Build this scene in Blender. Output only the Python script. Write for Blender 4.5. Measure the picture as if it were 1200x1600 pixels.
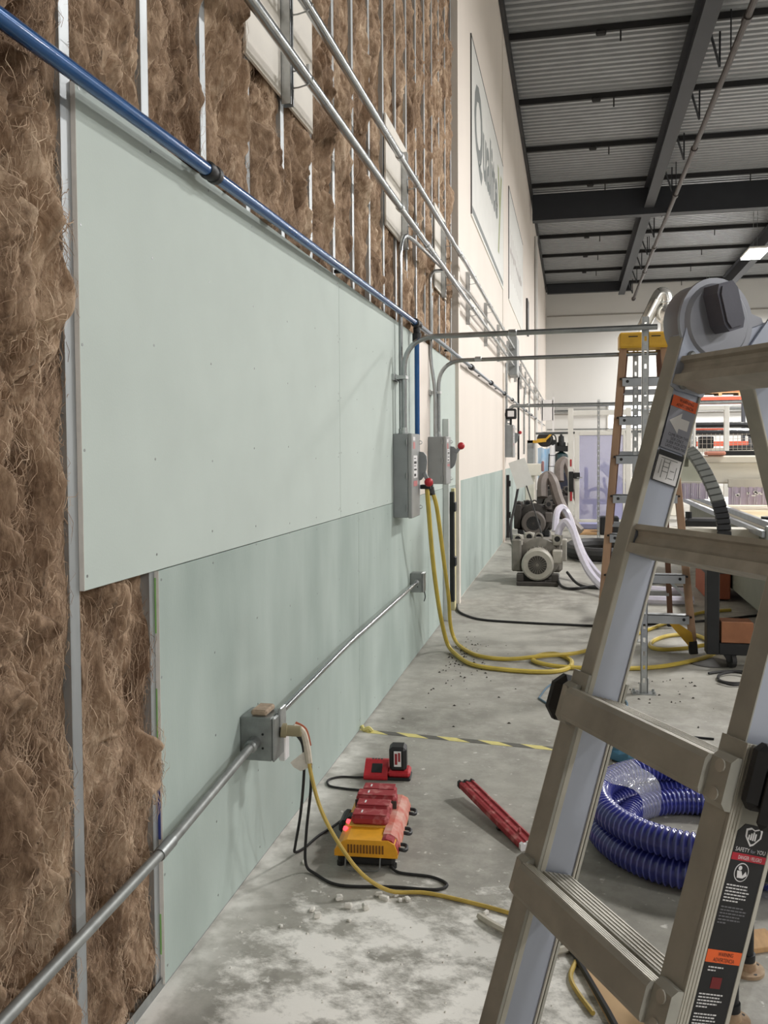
import bpy, bmesh, math, random
import numpy as np
from mathutils import Vector, Matrix

for o in list(bpy.data.objects):
    bpy.data.objects.remove(o, do_unlink=True)
scene = bpy.context.scene
COL = scene.collection
PI = math.pi
random.seed(11)

# ------------------------------------------------------------------ camera, world, exposure
def camera():
    f, yaw, pitch, roll, h, sh = 1385.66, .2086, .0374, -.0065, 1.5533, -40.72
    cy, sy, cp, sp = math.cos(yaw), math.sin(yaw), math.cos(pitch), math.sin(pitch)
    F = Vector((-sy*cp, cy*cp, -sp)); R0 = Vector((cy, sy, 0)); U0 = R0.cross(F)
    cr, sr = math.cos(roll), math.sin(roll)
    R = R0*cr + U0*sr; U = U0*cr - R0*sr
    cam = bpy.data.cameras.new('camera'); ob = bpy.data.objects.new('camera', cam)
    COL.objects.link(ob)
    M = Matrix((( R.x, U.x, -F.x, 0), (R.y, U.y, -F.y, 0), (R.z, U.z, -F.z, h), (0, 0, 0, 1)))
    ob.matrix_world = M
    cam.sensor_fit = 'VERTICAL'; cam.sensor_height = 36.0; cam.sensor_width = 27.0
    cam.lens = 36.0*f/1600.0
    cam.shift_y = sh/1600.0
    cam.clip_start = .05; cam.clip_end = 200
    scene.camera = ob
camera()
world = bpy.data.worlds.new('world'); scene.world = world; world.use_nodes = True
world.node_tree.nodes['Background'].inputs[0].default_value = (.8, .85, .9, 1)
world.node_tree.nodes['Background'].inputs[1].default_value = .3
scene.view_settings.view_transform = 'Standard'
scene.view_settings.look = 'None'
scene.view_settings.exposure = 0.04
scene.view_settings.gamma = 1.0
scene.view_settings.use_curve_mapping = False
LAMP_W = 640.0                      # watts of each ceiling lamp (built with the lamps below)

# ------------------------------------------------------------------ materials
def C(r, g, b):
    def l(c):
        c /= 255.0
        return c/12.92 if c <= .04045 else ((c+.055)/1.055)**2.4
    return (l(r), l(g), l(b), 1.0)
MATS = {}
def mat(name, col, rough=.5, metal=0.0, var=.08, vscale=6.0, stretch=(1, 1, 1), bump=0.0, bscale=60.0,
        emit=None, estr=0.0, alpha=None, trans=0.0, coat=0.0, col2=None, thr=None, spec=None, detail=4.0):
    if name in MATS: return MATS[name]
    m = bpy.data.materials.new(name); m.use_nodes = True
    nt = m.node_tree; N = nt.nodes; L = nt.links
    b = N['Principled BSDF']
    b.inputs['Roughness'].default_value = rough
    b.inputs['Metallic'].default_value = metal
    if spec is not None: b.inputs['Specular IOR Level'].default_value = spec
    if coat: b.inputs['Coat Weight'].default_value = coat
    if trans: b.inputs['Transmission Weight'].default_value = trans
    if alpha is not None: b.inputs['Alpha'].default_value = alpha
    if emit is not None:
        b.inputs['Emission Color'].default_value = emit; b.inputs['Emission Strength'].default_value = estr
    geo = N.new('ShaderNodeNewGeometry'); mp = N.new('ShaderNodeMapping')
    mp.inputs['Scale'].default_value = stretch
    L.new(geo.outputs['Position'], mp.inputs['Vector'])
    nz = N.new('ShaderNodeTexNoise'); nz.inputs['Scale'].default_value = vscale; nz.inputs['Detail'].default_value = detail
    L.new(mp.outputs['Vector'], nz.inputs['Vector'])
    mx = N.new('ShaderNodeMix'); mx.data_type = 'RGBA'
    if col2 is None:
        a = tuple(max(0, c*(1-var)) for c in col[:3])+(1,); d = tuple(min(1, c*(1+var)) for c in col[:3])+(1,)
    else:
        a, d = col, col2
    mx.inputs['A'].default_value = a; mx.inputs['B'].default_value = d
    rmp = N.new('ShaderNodeMapRange')
    lo, hi = thr if thr else (.3, .7)
    rmp.inputs['From Min'].default_value = lo; rmp.inputs['From Max'].default_value = hi
    L.new(nz.outputs['Fac'], rmp.inputs['Value']); L.new(rmp.outputs['Result'], mx.inputs['Factor'])
    L.new(mx.outputs['Result'], b.inputs['Base Color'])
    if bump:
        n2 = N.new('ShaderNodeTexNoise'); n2.inputs['Scale'].default_value = bscale; n2.inputs['Detail'].default_value = 5
        L.new(mp.outputs['Vector'], n2.inputs['Vector'])
        bp = N.new('ShaderNodeBump'); bp.inputs['Strength'].default_value = bump; bp.inputs['Distance'].default_value = .01
        L.new(n2.outputs['Fac'], bp.inputs['Height']); L.new(bp.outputs['Normal'], b.inputs['Normal'])
    MATS[name] = m
    return m

M_GREEN = mat('green_gypsum', C(186, 196, 190), .75, var=.035, vscale=3, bump=.04, bscale=160)
M_GREEN2 = mat('green_gypsum_scuffed_shaded', C(150, 163, 157), .72, col2=C(170, 182, 176), vscale=2.2, stretch=(1, 1, .35), bump=.05, bscale=120, thr=(.35, .6))  # same board: real scuffs and stains, plus lower-wall shade darkened into the colour
M_PAPER = mat('gypsum_edge', C(222, 218, 212), .8, var=.06, vscale=30)
M_CREAM = mat('cream_paint', C(224, 214, 204), .6, var=.03, vscale=1.2, stretch=(1, 1, .4), bump=.03, bscale=50)
M_WHITEB = mat('white_board', C(226, 220, 210), .7, var=.03, vscale=9)
M_WHITEP = mat('white_plaster', C(206, 205, 202), .7, var=.03, vscale=.5, bump=.03, bscale=30)
M_GALV = mat('galvanised', C(190, 193, 194), .32, .85, var=.14, vscale=24, bump=.03, bscale=60)
M_GALVD = mat('galvanised_dull', C(150, 153, 152), .42, .75, var=.18, vscale=18, bump=.04, bscale=60)
M_STUD = mat('stud_metal', C(170, 174, 176), .45, .55, var=.1, vscale=20, stretch=(1, 1, .2))
M_CONDUIT = mat('conduit_metal', C(168, 172, 174), .22, .95, var=.12, vscale=14)
M_CONDUITD = mat('conduit_dusty', C(140, 142, 140), .5, .5, var=.2, vscale=20, bump=.05, bscale=90)
M_ENCL = mat('grey_enclosure', C(140, 144, 145), .45, .15, var=.06, vscale=12)
M_ENCLF = mat('grey_enclosure_cover', C(152, 153, 152), .4, .2, var=.06, vscale=12)
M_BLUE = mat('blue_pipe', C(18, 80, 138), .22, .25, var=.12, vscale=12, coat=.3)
M_BLUEF = mat('blue_pipe_painted_sheen', C(120, 130, 142), .3, .4, var=.1, vscale=12)  # same blue pipe farther on, its reflection painted in as grey-blue
M_BLACK = mat('black_plastic', C(26, 26, 28), .5, var=.2, vscale=30)
M_BLACKR = mat('black_rubber', C(34, 33, 33), .65, var=.25, vscale=24)
M_BLACKM = mat('black_steel', C(30, 31, 33), .45, .2, var=.2, vscale=9)
M_RED = mat('red_plastic', C(178, 34, 44), .45, var=.12, vscale=40)
M_REDD = mat('red_plastic_dusty', C(148, 42, 48), .7, col2=C(190, 122, 118), vscale=26, thr=(.52, .75))
M_PINKD = mat('dusty_red_shell', C(196, 96, 80), .7, col2=C(206, 160, 146), vscale=22, thr=(.35, .65))
M_YEL = mat('yellow_plastic', C(226, 160, 34), .5, var=.07, vscale=30)
M_YELD = mat('yellow_dusty', C(216, 164, 62), .6, var=.12, vscale=24)
M_YHOSE = mat('yellow_hose', C(196, 172, 76), .45, var=.14, vscale=8)
M_YCORD = mat('yellow_cord', C(190, 162, 78), .55, var=.12, vscale=14)
M_WHITE = mat('white_paint', C(232, 230, 224), .5, var=.03, vscale=8)
M_LABELW = mat('white_label', C(226, 224, 224), .5, var=.04, vscale=30)
M_ALU = mat('ladder_aluminium', C(176, 180, 186), .34, .75, var=.1, vscale=8, stretch=(1, 1, .15), bump=.02, bscale=120)
M_ALUW = mat('ladder_web', C(178, 184, 198), .36, .55, var=.06, vscale=6, stretch=(1, 1, .2))
M_ALUD = mat('ladder_dusty', C(170, 168, 158), .7, .1, var=.16, vscale=12, bump=.05, bscale=90)
M_ALUR = mat('ladder_rung', C(166, 162, 151), .65, .1, col2=C(192, 188, 177), vscale=26, bump=.05, bscale=90)
M_ALUL = mat('ladder_lip', C(196, 192, 180), .5, .3, var=.08, vscale=20)
M_HINGE = mat('hinge_grey', C(160, 162, 170), .4, .5, var=.05, vscale=9)
M_HINGED = mat('hinge_knob_grey', C(98, 98, 108), .5, .15, var=.06, vscale=20, bump=.05, bscale=200)
M_ORANGE = mat('orange_label', C(232, 100, 44), .5, var=.04, vscale=30)
M_GREYLAB = mat('grey_label', C(150, 152, 164), .45, var=.03, vscale=30)
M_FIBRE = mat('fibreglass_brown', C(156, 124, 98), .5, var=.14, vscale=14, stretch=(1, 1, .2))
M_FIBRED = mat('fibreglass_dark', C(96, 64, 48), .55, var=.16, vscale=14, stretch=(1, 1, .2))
M_LYEL = mat('ladder_yellow', C(204, 158, 46), .5, var=.1, vscale=16)
M_COIL = mat('blue_hose', C(40, 46, 124), .25, var=.12, vscale=12, coat=.4)
M_COILL = mat('blue_hose_rib', C(86, 92, 168), .22, var=.1, vscale=12, coat=.5)
M_WRAP = mat('plastic_wrap', C(214, 216, 222), .12, var=.05, vscale=20, bump=.6, bscale=30, alpha=.30, coat=.6)
M_CARD = mat('cardboard', C(196, 164, 124), .8, var=.07, vscale=12)
M_CARDB = mat('brown_carton', C(150, 100, 70), .8, var=.12, vscale=12)
M_WOOD = mat('wood_offcut', C(190, 152, 108), .7, var=.12, vscale=16, stretch=(4, 1, 1))
M_RUST = mat('rusty_flange', C(138, 108, 80), .75, .1, col2=C(176, 156, 130), vscale=26)
M_BAGB = mat('blue_plastic_bag', C(84, 130, 156), .35, var=.15, vscale=14)
M_CREAMM = mat('cream_machine', C(222, 217, 204), .5, var=.03, vscale=6)
M_GREYGR = mat('grey_green_machine', C(120, 122, 110), .55, var=.06, vscale=8)
M_LILAC = mat('lilac_curtain', C(176, 164, 184), .3, var=.12, vscale=14, stretch=(6, 6, .4), coat=.3)
M_LILACP = mat('lilac_panel', C(178, 178, 214), .35, var=.05, vscale=3)
M_NAVY = mat('navy_plastic', C(56, 58, 88), .4, var=.1, vscale=10)
M_PUMP = mat('pump_grey', C(128, 124, 116), .5, .2, var=.14, vscale=14, bump=.05, bscale=60)
M_PUMPL = mat('pump_light', C(176, 172, 162), .5, .2, var=.1, vscale=14)
M_PUMPD = mat('pump_dark', C(62, 58, 54), .6, .1, var=.18, vscale=14)
M_CLHOSE = mat('clear_hose', C(206, 202, 216), .25, var=.06, vscale=18, coat=.4)
M_GREYHOSE = mat('grey_hose', C(118, 108, 102), .55, var=.12, vscale=14)
M_TEAL = mat('compressor_teal', C(34, 62, 66), .45, var=.1, vscale=8)
M_SHEETB = mat('pale_blue_sheet', C(196, 214, 232), .4, col2=C(150, 190, 224), vscale=5, stretch=(3, 1, .6))
M_RACKO = mat('rack_orange', C(206, 92, 66), .5, var=.06, vscale=8)
M_DECK = mat('roof_deck', C(140, 142, 144), .42, .25, var=.08, vscale=3)
M_STEELD = mat('dark_roof_steel', C(40, 42, 47), .6, .1, var=.08, vscale=3)
M_PURL = mat('purlin_black', C(30, 29, 30), .7, var=.1, vscale=5)
M_RUSTPIPE = mat('sprinkler_pipe', C(66, 60, 58), .5, .3, var=.16, vscale=6)
M_DUCT = mat('silver_duct', C(206, 204, 198), .22, .9, var=.08, vscale=4)
M_CONC = mat('concrete_wall', C(150, 146, 138), .9, var=.06, vscale=2, bump=.05, bscale=20)
M_SIGN = mat('sign_face', C(214, 213, 208), .5, var=.03, vscale=4)
M_SIGNG = mat('sign_grey_print', C(112, 116, 114), .6, var=.04, vscale=8)
M_SIGNO = mat('sign_olive_print', C(150, 156, 112), .6, var=.04, vscale=8)
M_SIGNF = mat('sign_frame_dark', C(60, 58, 56), .5, var=.04, vscale=8)
M_SIGNL = mat('sign_faint_print', C(190, 184, 180), .6, var=.04, vscale=8)
M_LEDR = mat('red_led', C(255, 90, 90), .4, var=0, emit=C(255, 60, 70), estr=3.0)
M_LAMPE = mat('lamp_glow', C(255, 255, 255), .4, var=0, emit=(1, .98, .96, 1), estr=30.0)
M_SKYP = mat('daylight_pane', C(255, 255, 255), .4, var=0, emit=(.93, .97, 1, 1), estr=1.6)
M_CRUMB = mat('gypsum_crumb', C(224, 220, 212), .9, var=.06, vscale=60)
M_GLASS = mat('meter_glass', C(60, 60, 62), .1, var=.05)
M_PAPERW = mat('hung_paper', C(212, 212, 208), .6, var=.03, vscale=10)

# ------------------------------------------------------------------ mesh builder
def V(*a): return Vector(a)
def frame(d):
    d = Vector(d).normalized()
    up = Vector((0, 0, 1)) if abs(d.z) < .95 else Vector((0, 1, 0))
    a = d.cross(up).normalized(); b = a.cross(d).normalized()
    return a, b
class MB:
    def __init__(s): s.v = []; s.f = []
    def add(s, vs, fs):
        k = len(s.v); s.v += [tuple(p) for p in vs]; s.f += [tuple(i+k for i in f) for f in fs]; return s
    def box(s, lo, hi, bev=0.0, M=None):
        """box from corner lo to corner hi; bev chamfers the edges; M maps the points"""
        lo, hi = [min(a, b) for a, b in zip(lo, hi)], [max(a, b) for a, b in zip(lo, hi)]
        if bev <= 0:
            vs = [V(x, y, z) for z in (lo[2], hi[2]) for y in (lo[1], hi[1]) for x in (lo[0], hi[0])]
            fs = [(0, 2, 3, 1), (4, 5, 7, 6), (0, 1, 5, 4), (2, 6, 7, 3), (0, 4, 6, 2), (1, 3, 7, 5)]
        else:
            bev = min(bev, .49*min(h-l for l, h in zip(lo, hi)))
            vs = []; idx = {}
            for c in range(8):
                sgn = [(c >> k) & 1 for k in range(3)]
                for ax in range(3):
                    p = []
                    for k in range(3):
                        e = hi[k] if sgn[k] else lo[k]
                        p.append(e if k == ax else (e-bev if sgn[k] else e+bev))
                    idx[(c, ax)] = len(vs); vs.append(V(*p))
            fs = []
            for ax in range(3):
                o1, o2 = (ax+1) % 3, (ax+2) % 3
                for sd in (0, 1):
                    q = []
                    for a, b in ((0, 0), (1, 0), (1, 1), (0, 1)):
                        q.append(idx[((sd << ax) | (a << o1) | (b << o2), ax)])
                    fs.append(tuple(q) if sd else tuple(reversed(q)))
            for ax in range(3):
                o1, o2 = (ax+1) % 3, (ax+2) % 3
                for a in (0, 1):
                    for b in (0, 1):
                        c0 = (a << o1) | (b << o2); c1 = c0 | (1 << ax)
                        q = (idx[(c0, o1)], idx[(c1, o1)], idx[(c1, o2)], idx[(c0, o2)])
                        fs.append(q if (a ^ b) else tuple(reversed(q)))
            for c in range(8):
                q = (idx[(c, 0)], idx[(c, 1)], idx[(c, 2)])
                fs.append(q if bin(c).count('1') % 2 else tuple(reversed(q)))
        if M is not None: vs = [M @ p for p in vs]
        return s.add(vs, fs)
    def cyl(s, p0, p1, r, n=12, r1=None, caps=True):
        p0 = Vector(p0); p1 = Vector(p1); r1 = r if r1 is None else r1
        a, b = frame(p1-p0); vs = []
        for p, rr in ((p0, r), (p1, r1)):
            for i in range(n):
                t = 2*PI*i/n; vs.append(p+a*(rr*math.cos(t))+b*(rr*math.sin(t)))
        fs = [((i+1) % n, i, n+i, n+(i+1) % n) for i in range(n)]
        if caps: fs += [tuple(range(n)), tuple(reversed(range(n, 2*n)))]
        return s.add(vs, fs)
    def lathe(s, p0, axis, prof, n=20):
        """prof: list of (distance along axis, radius)"""
        p0 = Vector(p0); ax = Vector(axis).normalized(); a, b = frame(ax); vs = []; fs = []
        for t, r in prof:
            for i in range(n):
                q = 2*PI*i/n; vs.append(p0+ax*t+a*(r*math.cos(q))+b*(r*math.sin(q)))
        for j in range(len(prof)-1):
            for i in range(n):
                k = (i+1) % n; fs.append((j*n+k, j*n+i, (j+1)*n+i, (j+1)*n+k))
        fs += [tuple(range(n)), tuple(reversed(range((len(prof)-1)*n, len(prof)*n)))]
        return s.add(vs, fs)
    def tube(s, pts, r, n=8, caps=True, rs=None):
        pts = [Vector(p) for p in pts]; vs = []; fs = []; m = len(pts)
        d0 = (pts[1]-pts[0]).normalized(); a, b = frame(d0)
        for i, p in enumerate(pts):
            d = (pts[min(i+1, m-1)]-pts[max(i-1, 0)]).normalized()
            a = (a-d*a.dot(d)); 
            if a.length < 1e-6: a, _ = frame(d)
            a.normalize(); b = d.cross(a)
            rr = rs[i] if rs else r
            for k in range(n):
                t = 2*PI*k/n; vs.append(p+a*(rr*math.cos(t))+b*(rr*math.sin(t)))
        for j in range(m-1):
            for i in range(n):
                k = (i+1) % n; fs.append((j*n+i, j*n+k, (j+1)*n+k, (j+1)*n+i))
        if caps: fs += [tuple(reversed(range(n))), tuple(range((m-1)*n, m*n))]
        return s.add(vs, fs)
    def prism(s, poly, fn, t0, t1):
        """extrude 2-D polygon poly [(u,v)] ; fn(u,v,t) -> point"""
        n = len(poly)
        vs = [fn(u, v, t0) for u, v in poly]+[fn(u, v, t1) for u, v in poly]
        fs = [(i, (i+1) % n, n+(i+1) % n, n+i) for i in range(n)]+[tuple(reversed(range(n))), tuple(range(n, 2*n))]
        return s.add(vs, fs)
    def bar(s, p0, p1, w, h, bev=0.0, up=None):
        """rectangular bar from p0 to p1, w across, h along up"""
        p0 = Vector(p0); p1 = Vector(p1); d = (p1-p0); L = d.length; d.normalize()
        u = Vector(up) if up is not None else (V(0, 0, 1) if abs(d.z) < .95 else V(0, 1, 0))
        a = d.cross(u).normalized(); u = a.cross(d).normalized()
        M = Matrix(((a.x, d.x, u.x, p0.x), (a.y, d.y, u.y, p0.y), (a.z, d.z, u.z, p0.z), (0, 0, 0, 1)))
        return s.box((-w/2, 0, -h/2), (w/2, L, h/2), bev, M)
    def sphere(s, c, r, n=14, m=9, sc=(1, 1, 1)):
        c = Vector(c); vs = []; fs = []
        for j in range(1, m):
            ph = PI*j/m
            for i in range(n):
                t = 2*PI*i/n
                vs.append(c+V(r*sc[0]*math.sin(ph)*math.cos(t), r*sc[1]*math.sin(ph)*math.sin(t), r*sc[2]*math.cos(ph)))
        for j in range(m-2):
            for i in range(n):
                k = (i+1) % n; fs.append((j*n+i, (j+1)*n+i, (j+1)*n+k, j*n+k))
        t = len(vs); vs.append(c+V(0, 0, r*sc[2])); vs.append(c-V(0, 0, r*sc[2]))
        for i in range(n):
            k = (i+1) % n; fs.append((t, i, k)); fs.append((t+1, (m-2)*n+k, (m-2)*n+i))
        return s.add(vs, fs)
    def build(s, name, m, parent=None, world=True, smooth=35, fix=True):
        return mesh_obj(name, s.v, s.f, m, parent, world, smooth, fix)
def mesh_obj(name, v, f, m, parent=None, world=True, smooth=35, fix=True):
    """one mesh object. world: points are world points (moved into the parent's frame);
    without a parent the origin goes to the middle of the base"""
    me = bpy.data.meshes.new(name)
    pts = np.array(v, dtype=np.float64).reshape(-1, 3)
    ob = bpy.data.objects.new(name, me); COL.objects.link(ob)
    if parent is None:
        lo, hi = pts.min(0), pts.max(0)
        org = np.array([(lo[0]+hi[0])/2, (lo[1]+hi[1])/2, lo[2]])
        pts = pts-org; ob.location = tuple(org)
    else:
        ob.parent = parent
        if world:
            org = np.array(world_loc(parent)); pts = pts-org
    me.from_pydata([tuple(p) for p in pts.tolist()], [], f)
    if fix and len(f) < 60000:
        bm = bmesh.new(); bm.from_mesh(me); bmesh.ops.recalc_face_normals(bm, faces=bm.faces); bm.to_mesh(me); bm.free()
    if smooth:
        me.shade_smooth(); me.set_sharp_from_angle(angle=math.radians(smooth))
    me.materials.append(m)
    return ob
def world_loc(o):
    p = Vector((0, 0, 0))
    while o is not None:
        p += o.location; o = o.parent
    return tuple(p)
def tag(o, label, cat, group=None, kind=None):
    o['label'] = label; o['category'] = cat
    if group: o['group'] = group
    if kind: o['kind'] = kind
    return o
def thing(name, label, cat, loc=(0, 0, 0), rotz=0.0, group=None):
    o = bpy.data.objects.new(name, None); COL.objects.link(o)
    o.location = loc; o.rotation_euler = (0, 0, rotz); o.empty_display_size = .1
    return tag(o, label, cat, group)
def struct(o, label=None, cat=None):
    o['kind'] = 'structure'
    if label: o['label'] = label
    if cat: o['category'] = cat
    return o
def copy_part(o, parent, loc=None):
    c = o.copy(); COL.objects.link(c); c.parent = parent
    if loc is not None: c.location = loc
    return c
def spline(pts, n=8):
    """Catmull-Rom through pts"""
    P = [Vector(p) for p in pts]; out = []
    for i in range(len(P)-1):
        p0 = P[max(i-1, 0)]; p1 = P[i]; p2 = P[i+1]; p3 = P[min(i+2, len(P)-1)]
        for k in range(n):
            t = k/n
            out.append(.5*((2*p1)+(p2-p0)*t+(2*p0-5*p1+4*p2-p3)*t*t+(3*p1-p0-3*p2+p3)*t*t*t))
    out.append(P[-1]); return out
def arc_path(pts, rad, n=6):
    """polyline with rounded corners"""
    P = [Vector(p) for p in pts]; out = [P[0]]
    for i in range(1, len(P)-1):
        a = (P[i-1]-P[i]); b = (P[i+1]-P[i]); r = min(rad, a.length*.49, b.length*.49)
        a.normalize(); b.normalize()
        s, e = P[i]+a*r, P[i]+b*r
        for k in range(n+1):
            t = k/n; out.append(s*(1-t)**2+P[i]*2*t*(1-t)+e*t*t)
    out.append(P[-1]); return out
def text_mesh(body, size, bold=0.0):
    """letters as a flat mesh in the XY plane, lower-left at 0"""
    cu = bpy.data.curves.new('lettering', 'FONT'); cu.body = body; cu.size = size; cu.offset = bold; cu.fill_mode = 'FRONT'; cu.resolution_u = 3
    ob = bpy.data.objects.new('lettering', cu); COL.objects.link(ob)
    dg = bpy.context.evaluated_depsgraph_get(); dg.update()
    me = bpy.data.meshes.new_from_object(ob.evaluated_get(dg))
    v = [tuple(p.co) for p in me.vertices]; f = [tuple(p.vertices) for p in me.polygons]
    bpy.data.objects.remove(ob, do_unlink=True); bpy.data.curves.remove(cu); bpy.data.meshes.remove(me)
    return v, f
def text_part(name, body, fn, width, height, m, parent, bold=0.0):
    """lettering fitted to width x height; fn(u,v) -> world point"""
    v, f = text_mesh(body, 1.0, bold)
    a = np.array(v); lo, hi = a.min(0), a.max(0)
    sx = width/max(hi[0]-lo[0], 1e-6); sy = height/max(hi[1]-lo[1], 1e-6)
    pts = [fn((p[0]-lo[0])*sx, (p[1]-lo[1])*sy) for p in v]
    return mesh_obj(name, pts, f, m, parent, True, 0, False)

# ------------------------------------------------------------------ noise (numpy)
_rs = np.random.RandomState(5)
_perm = np.concatenate([_rs.permutation(256)]*3)
_gr = np.stack([np.cos(np.linspace(0, 2*np.pi, 256, endpoint=False)), np.sin(np.linspace(0, 2*np.pi, 256, endpoint=False))], 1)
def perlin(x, y, seed=0):
    xi = np.floor(x).astype(int); yi = np.floor(y).astype(int); xf = x-xi; yf = y-yi
    u = xf*xf*xf*(xf*(xf*6-15)+10); v = yf*yf*yf*(yf*(yf*6-15)+10)
    def g(ix, iy, dx, dy):
        h = _perm[(_perm[(ix+seed*37) & 255]+iy) & 255]
        return _gr[h, 0]*dx+_gr[h, 1]*dy
    a = g(xi, yi, xf, yf); b = g(xi+1, yi, xf-1, yf); c = g(xi, yi+1, xf, yf-1); d = g(xi+1, yi+1, xf-1, yf-1)
    return (a*(1-u)+b*u)*(1-v)+(c*(1-u)+d*u)*v*1.0
def fbm(x, y, o=4, seed=0):
    s = 0; a = 1.0
    for i in range(o):
        s = s+a*perlin(x*2**i, y*2**i, seed+i*3); a *= .5
    return s
def ridged(x, y, o=3, seed=0):
    s = 0; a = 1.0
    for i in range(o):
        s = s+a*(1-2.2*np.abs(perlin(x*2**i, y*2**i, seed+i*5))); a *= .5
    return s
# ================================================================== THE SETTING
XW = -1.155                       # face of the wall boards
YB = 41.0                         # back wall
ZR = 8.95                         # roof deck
def floor_material():
    m = bpy.data.materials.new('concrete_floor'); m.use_nodes = True
    nt = m.node_tree; N = nt.nodes; L = nt.links; b = N['Principled BSDF']
    geo = N.new('ShaderNodeNewGeometry')
    def noise(scale, detail=5, stretch=None, rough=.55):
        n = N.new('ShaderNodeTexNoise'); n.inputs['Scale'].default_value = scale; n.inputs['Detail'].default_value = detail
        n.inputs['Roughness'].default_value = rough
        if stretch:
            mp = N.new('ShaderNodeMapping'); mp.inputs['Scale'].default_value = stretch[:3]
            mp.inputs['Rotation'].default_value = (0, 0, stretch[3])
            L.new(geo.outputs['Position'], mp.inputs['Vector']); L.new(mp.outputs['Vector'], n.inputs['Vector'])
        else: L.new(geo.outputs['Position'], n.inputs['Vector'])
        return n.outputs['Fac']
    def rng(x, a, c, lo=0., hi=1.):
        r = N.new('ShaderNodeMapRange'); r.inputs['From Min'].default_value = a; r.inputs['From Max'].default_value = c
        r.inputs['To Min'].default_value = lo; r.inputs['To Max'].default_value = hi
        L.new(x, r.inputs['Value']); return r.outputs['Result']
    def mth(op, x, y):
        n = N.new('ShaderNodeMath'); n.operation = op; n.use_clamp = False
        for k, q in enumerate((x, y)):
            if isinstance(q, (int, float)): n.inputs[k].default_value = q
            else: L.new(q, n.inputs[k])
        return n.outputs[0]
    def mix(fac, a, c):
        n = N.new('ShaderNodeMix'); n.data_type = 'RGBA'
        if isinstance(fac, float): n.inputs['Factor'].default_value = fac
        else: L.new(fac, n.inputs['Factor'])
        for k, q in (('A', a), ('B', c)):
            if isinstance(q, tuple): n.inputs[k].default_value = q
            else: L.new(q, n.inputs[k])
        return n.outputs['Result']
    sep = N.new('ShaderNodeSeparateXYZ'); L.new(geo.outputs['Position'], sep.inputs[0])
    X, Y = sep.outputs['X'], sep.outputs['Y']
    base = mix(rng(noise(.9, 6), .35, .68), C(132, 129, 121), C(164, 161, 152))
    base = mix(rng(noise(7, 6, None, .7), .42, .75), base, C(176, 173, 164))
    base = mix(rng(noise(2.3, 5, (1, .5, 1, .5)), .6, .72, 0, .5), base, C(112, 107, 98))
    base = mix(rng(noise(60, 3), .62, .8, 0, .45), base, C(108, 104, 96))
    # spilled gypsum dust: an irregular smeared patch on the near floor and a line along the wall
    dx = mth('DIVIDE', mth('ADD', X, .45), .62); dy = mth('DIVIDE', mth('SUBTRACT', Y, 2.45), .62)
    dist = mth('SQRT', mth('ADD', mth('MULTIPLY', dx, dx), mth('MULTIPLY', dy, dy)), 0)
    blob = rng(dist, .75, 1.35, 1., 0.)
    sm = noise(6.0, 9, (1, 1.35, 1, .9), .70)
    dust = rng(mth('ADD', mth('MULTIPLY', blob, .25), mth('MULTIPLY', sm, 1.0)), .65, .80)
    dust = mth('MULTIPLY', dust, rng(dist, 1.15, 1.6, 1., 0.))
    wl = rng(mth('ADD', X, mth('MULTIPLY', noise(5, 5), .12)), -1.06, -.92, 1., 0.)
    wl = mth('MULTIPLY', wl, rng(noise(9, 6), .38, .6, .25, .85))
    wl = mth('MULTIPLY', wl, rng(Y, 4.2, 5.4, 1., .15))
    sp = rng(noise(22, 4), .64, .72)
    sp = mth('MULTIPLY', sp, rng(Y, 3.4, 6.5, .7, 0.))
    allm = mth('MAXIMUM', mth('MAXIMUM', dust, wl), sp)
    col = mix(allm, base, C(236, 233, 226))
    L.new(col, b.inputs['Base Color'])
    L.new(rng(noise(3, 4), .3, .7, .5, .72), b.inputs['Roughness'])
    bp = N.new('ShaderNodeBump'); bp.inputs['Strength'].default_value = .25; bp.inputs['Distance'].default_value = .006
    hh = mth('ADD', mth('MULTIPLY', noise(26, 6), .7), mth('MULTIPLY', allm, .5))
    L.new(hh, bp.inputs['Height']); L.new(bp.outputs['Normal'], b.inputs['Normal'])
    return m
fl = MB().box((-1.7, -9.2, -.2), (20.2, YB+.2, 0)).build('floor', floor_material(), smooth=0)
struct(fl, 'grey concrete workshop floor with spilled white gypsum dust', 'floor')

# ---- left wall: block backing that parents its studs, batts and boards
wall = MB().box((-1.60, -9.2, 0), (-1.275, YB+.2, ZR)).build('wall_left', M_CONC, smooth=0)
struct(wall, 'long side wall, half open with studs and brown insulation, half boarded', 'wall')
STUD0, SP = 1.922, .4045
studs_y = [STUD0+SP*k for k in range(-5, 18)]
def stud_mesh(h):
    mb = MB()
    mb.box((-1.170, -.0225, 0), (-1.1685, .0205, h))           # face flange
    mb.box((-1.262, -.0205, 0), (-1.1685, -.019, h))           # web
    mb.box((-1.180, .019, 0), (-1.1685, .0205, h))             # lip
    mb.box((-1.262, -.0205, 0), (-1.2605, .0205, h))
    return mb
s0 = None
wl_o = Vector(wall.location)
for y in studs_y:
    if s0 is None:
        mb = stud_mesh(6.7); s0 = mesh_obj('stud', mb.v, mb.f, M_STUD, wall, False, 0)
        s0.location = V(0, y, 0)-wl_o; 
    else: copy_part(s0, wall, V(0, y, 0)-wl_o)
for y0, y1 in ((-.3, 8.98),):
    mb = MB(); mb.box((-1.268, y0, 0), (-1.163, y1, .003)); mb.box((-1.1635, y0, 0), (-1.162, y1, .032))
    mb.box((-1.268, y0, 0), (-1.2665, y1, .032)); mb.build('bottom_track', M_GALVD, wall, smooth=0)

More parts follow.
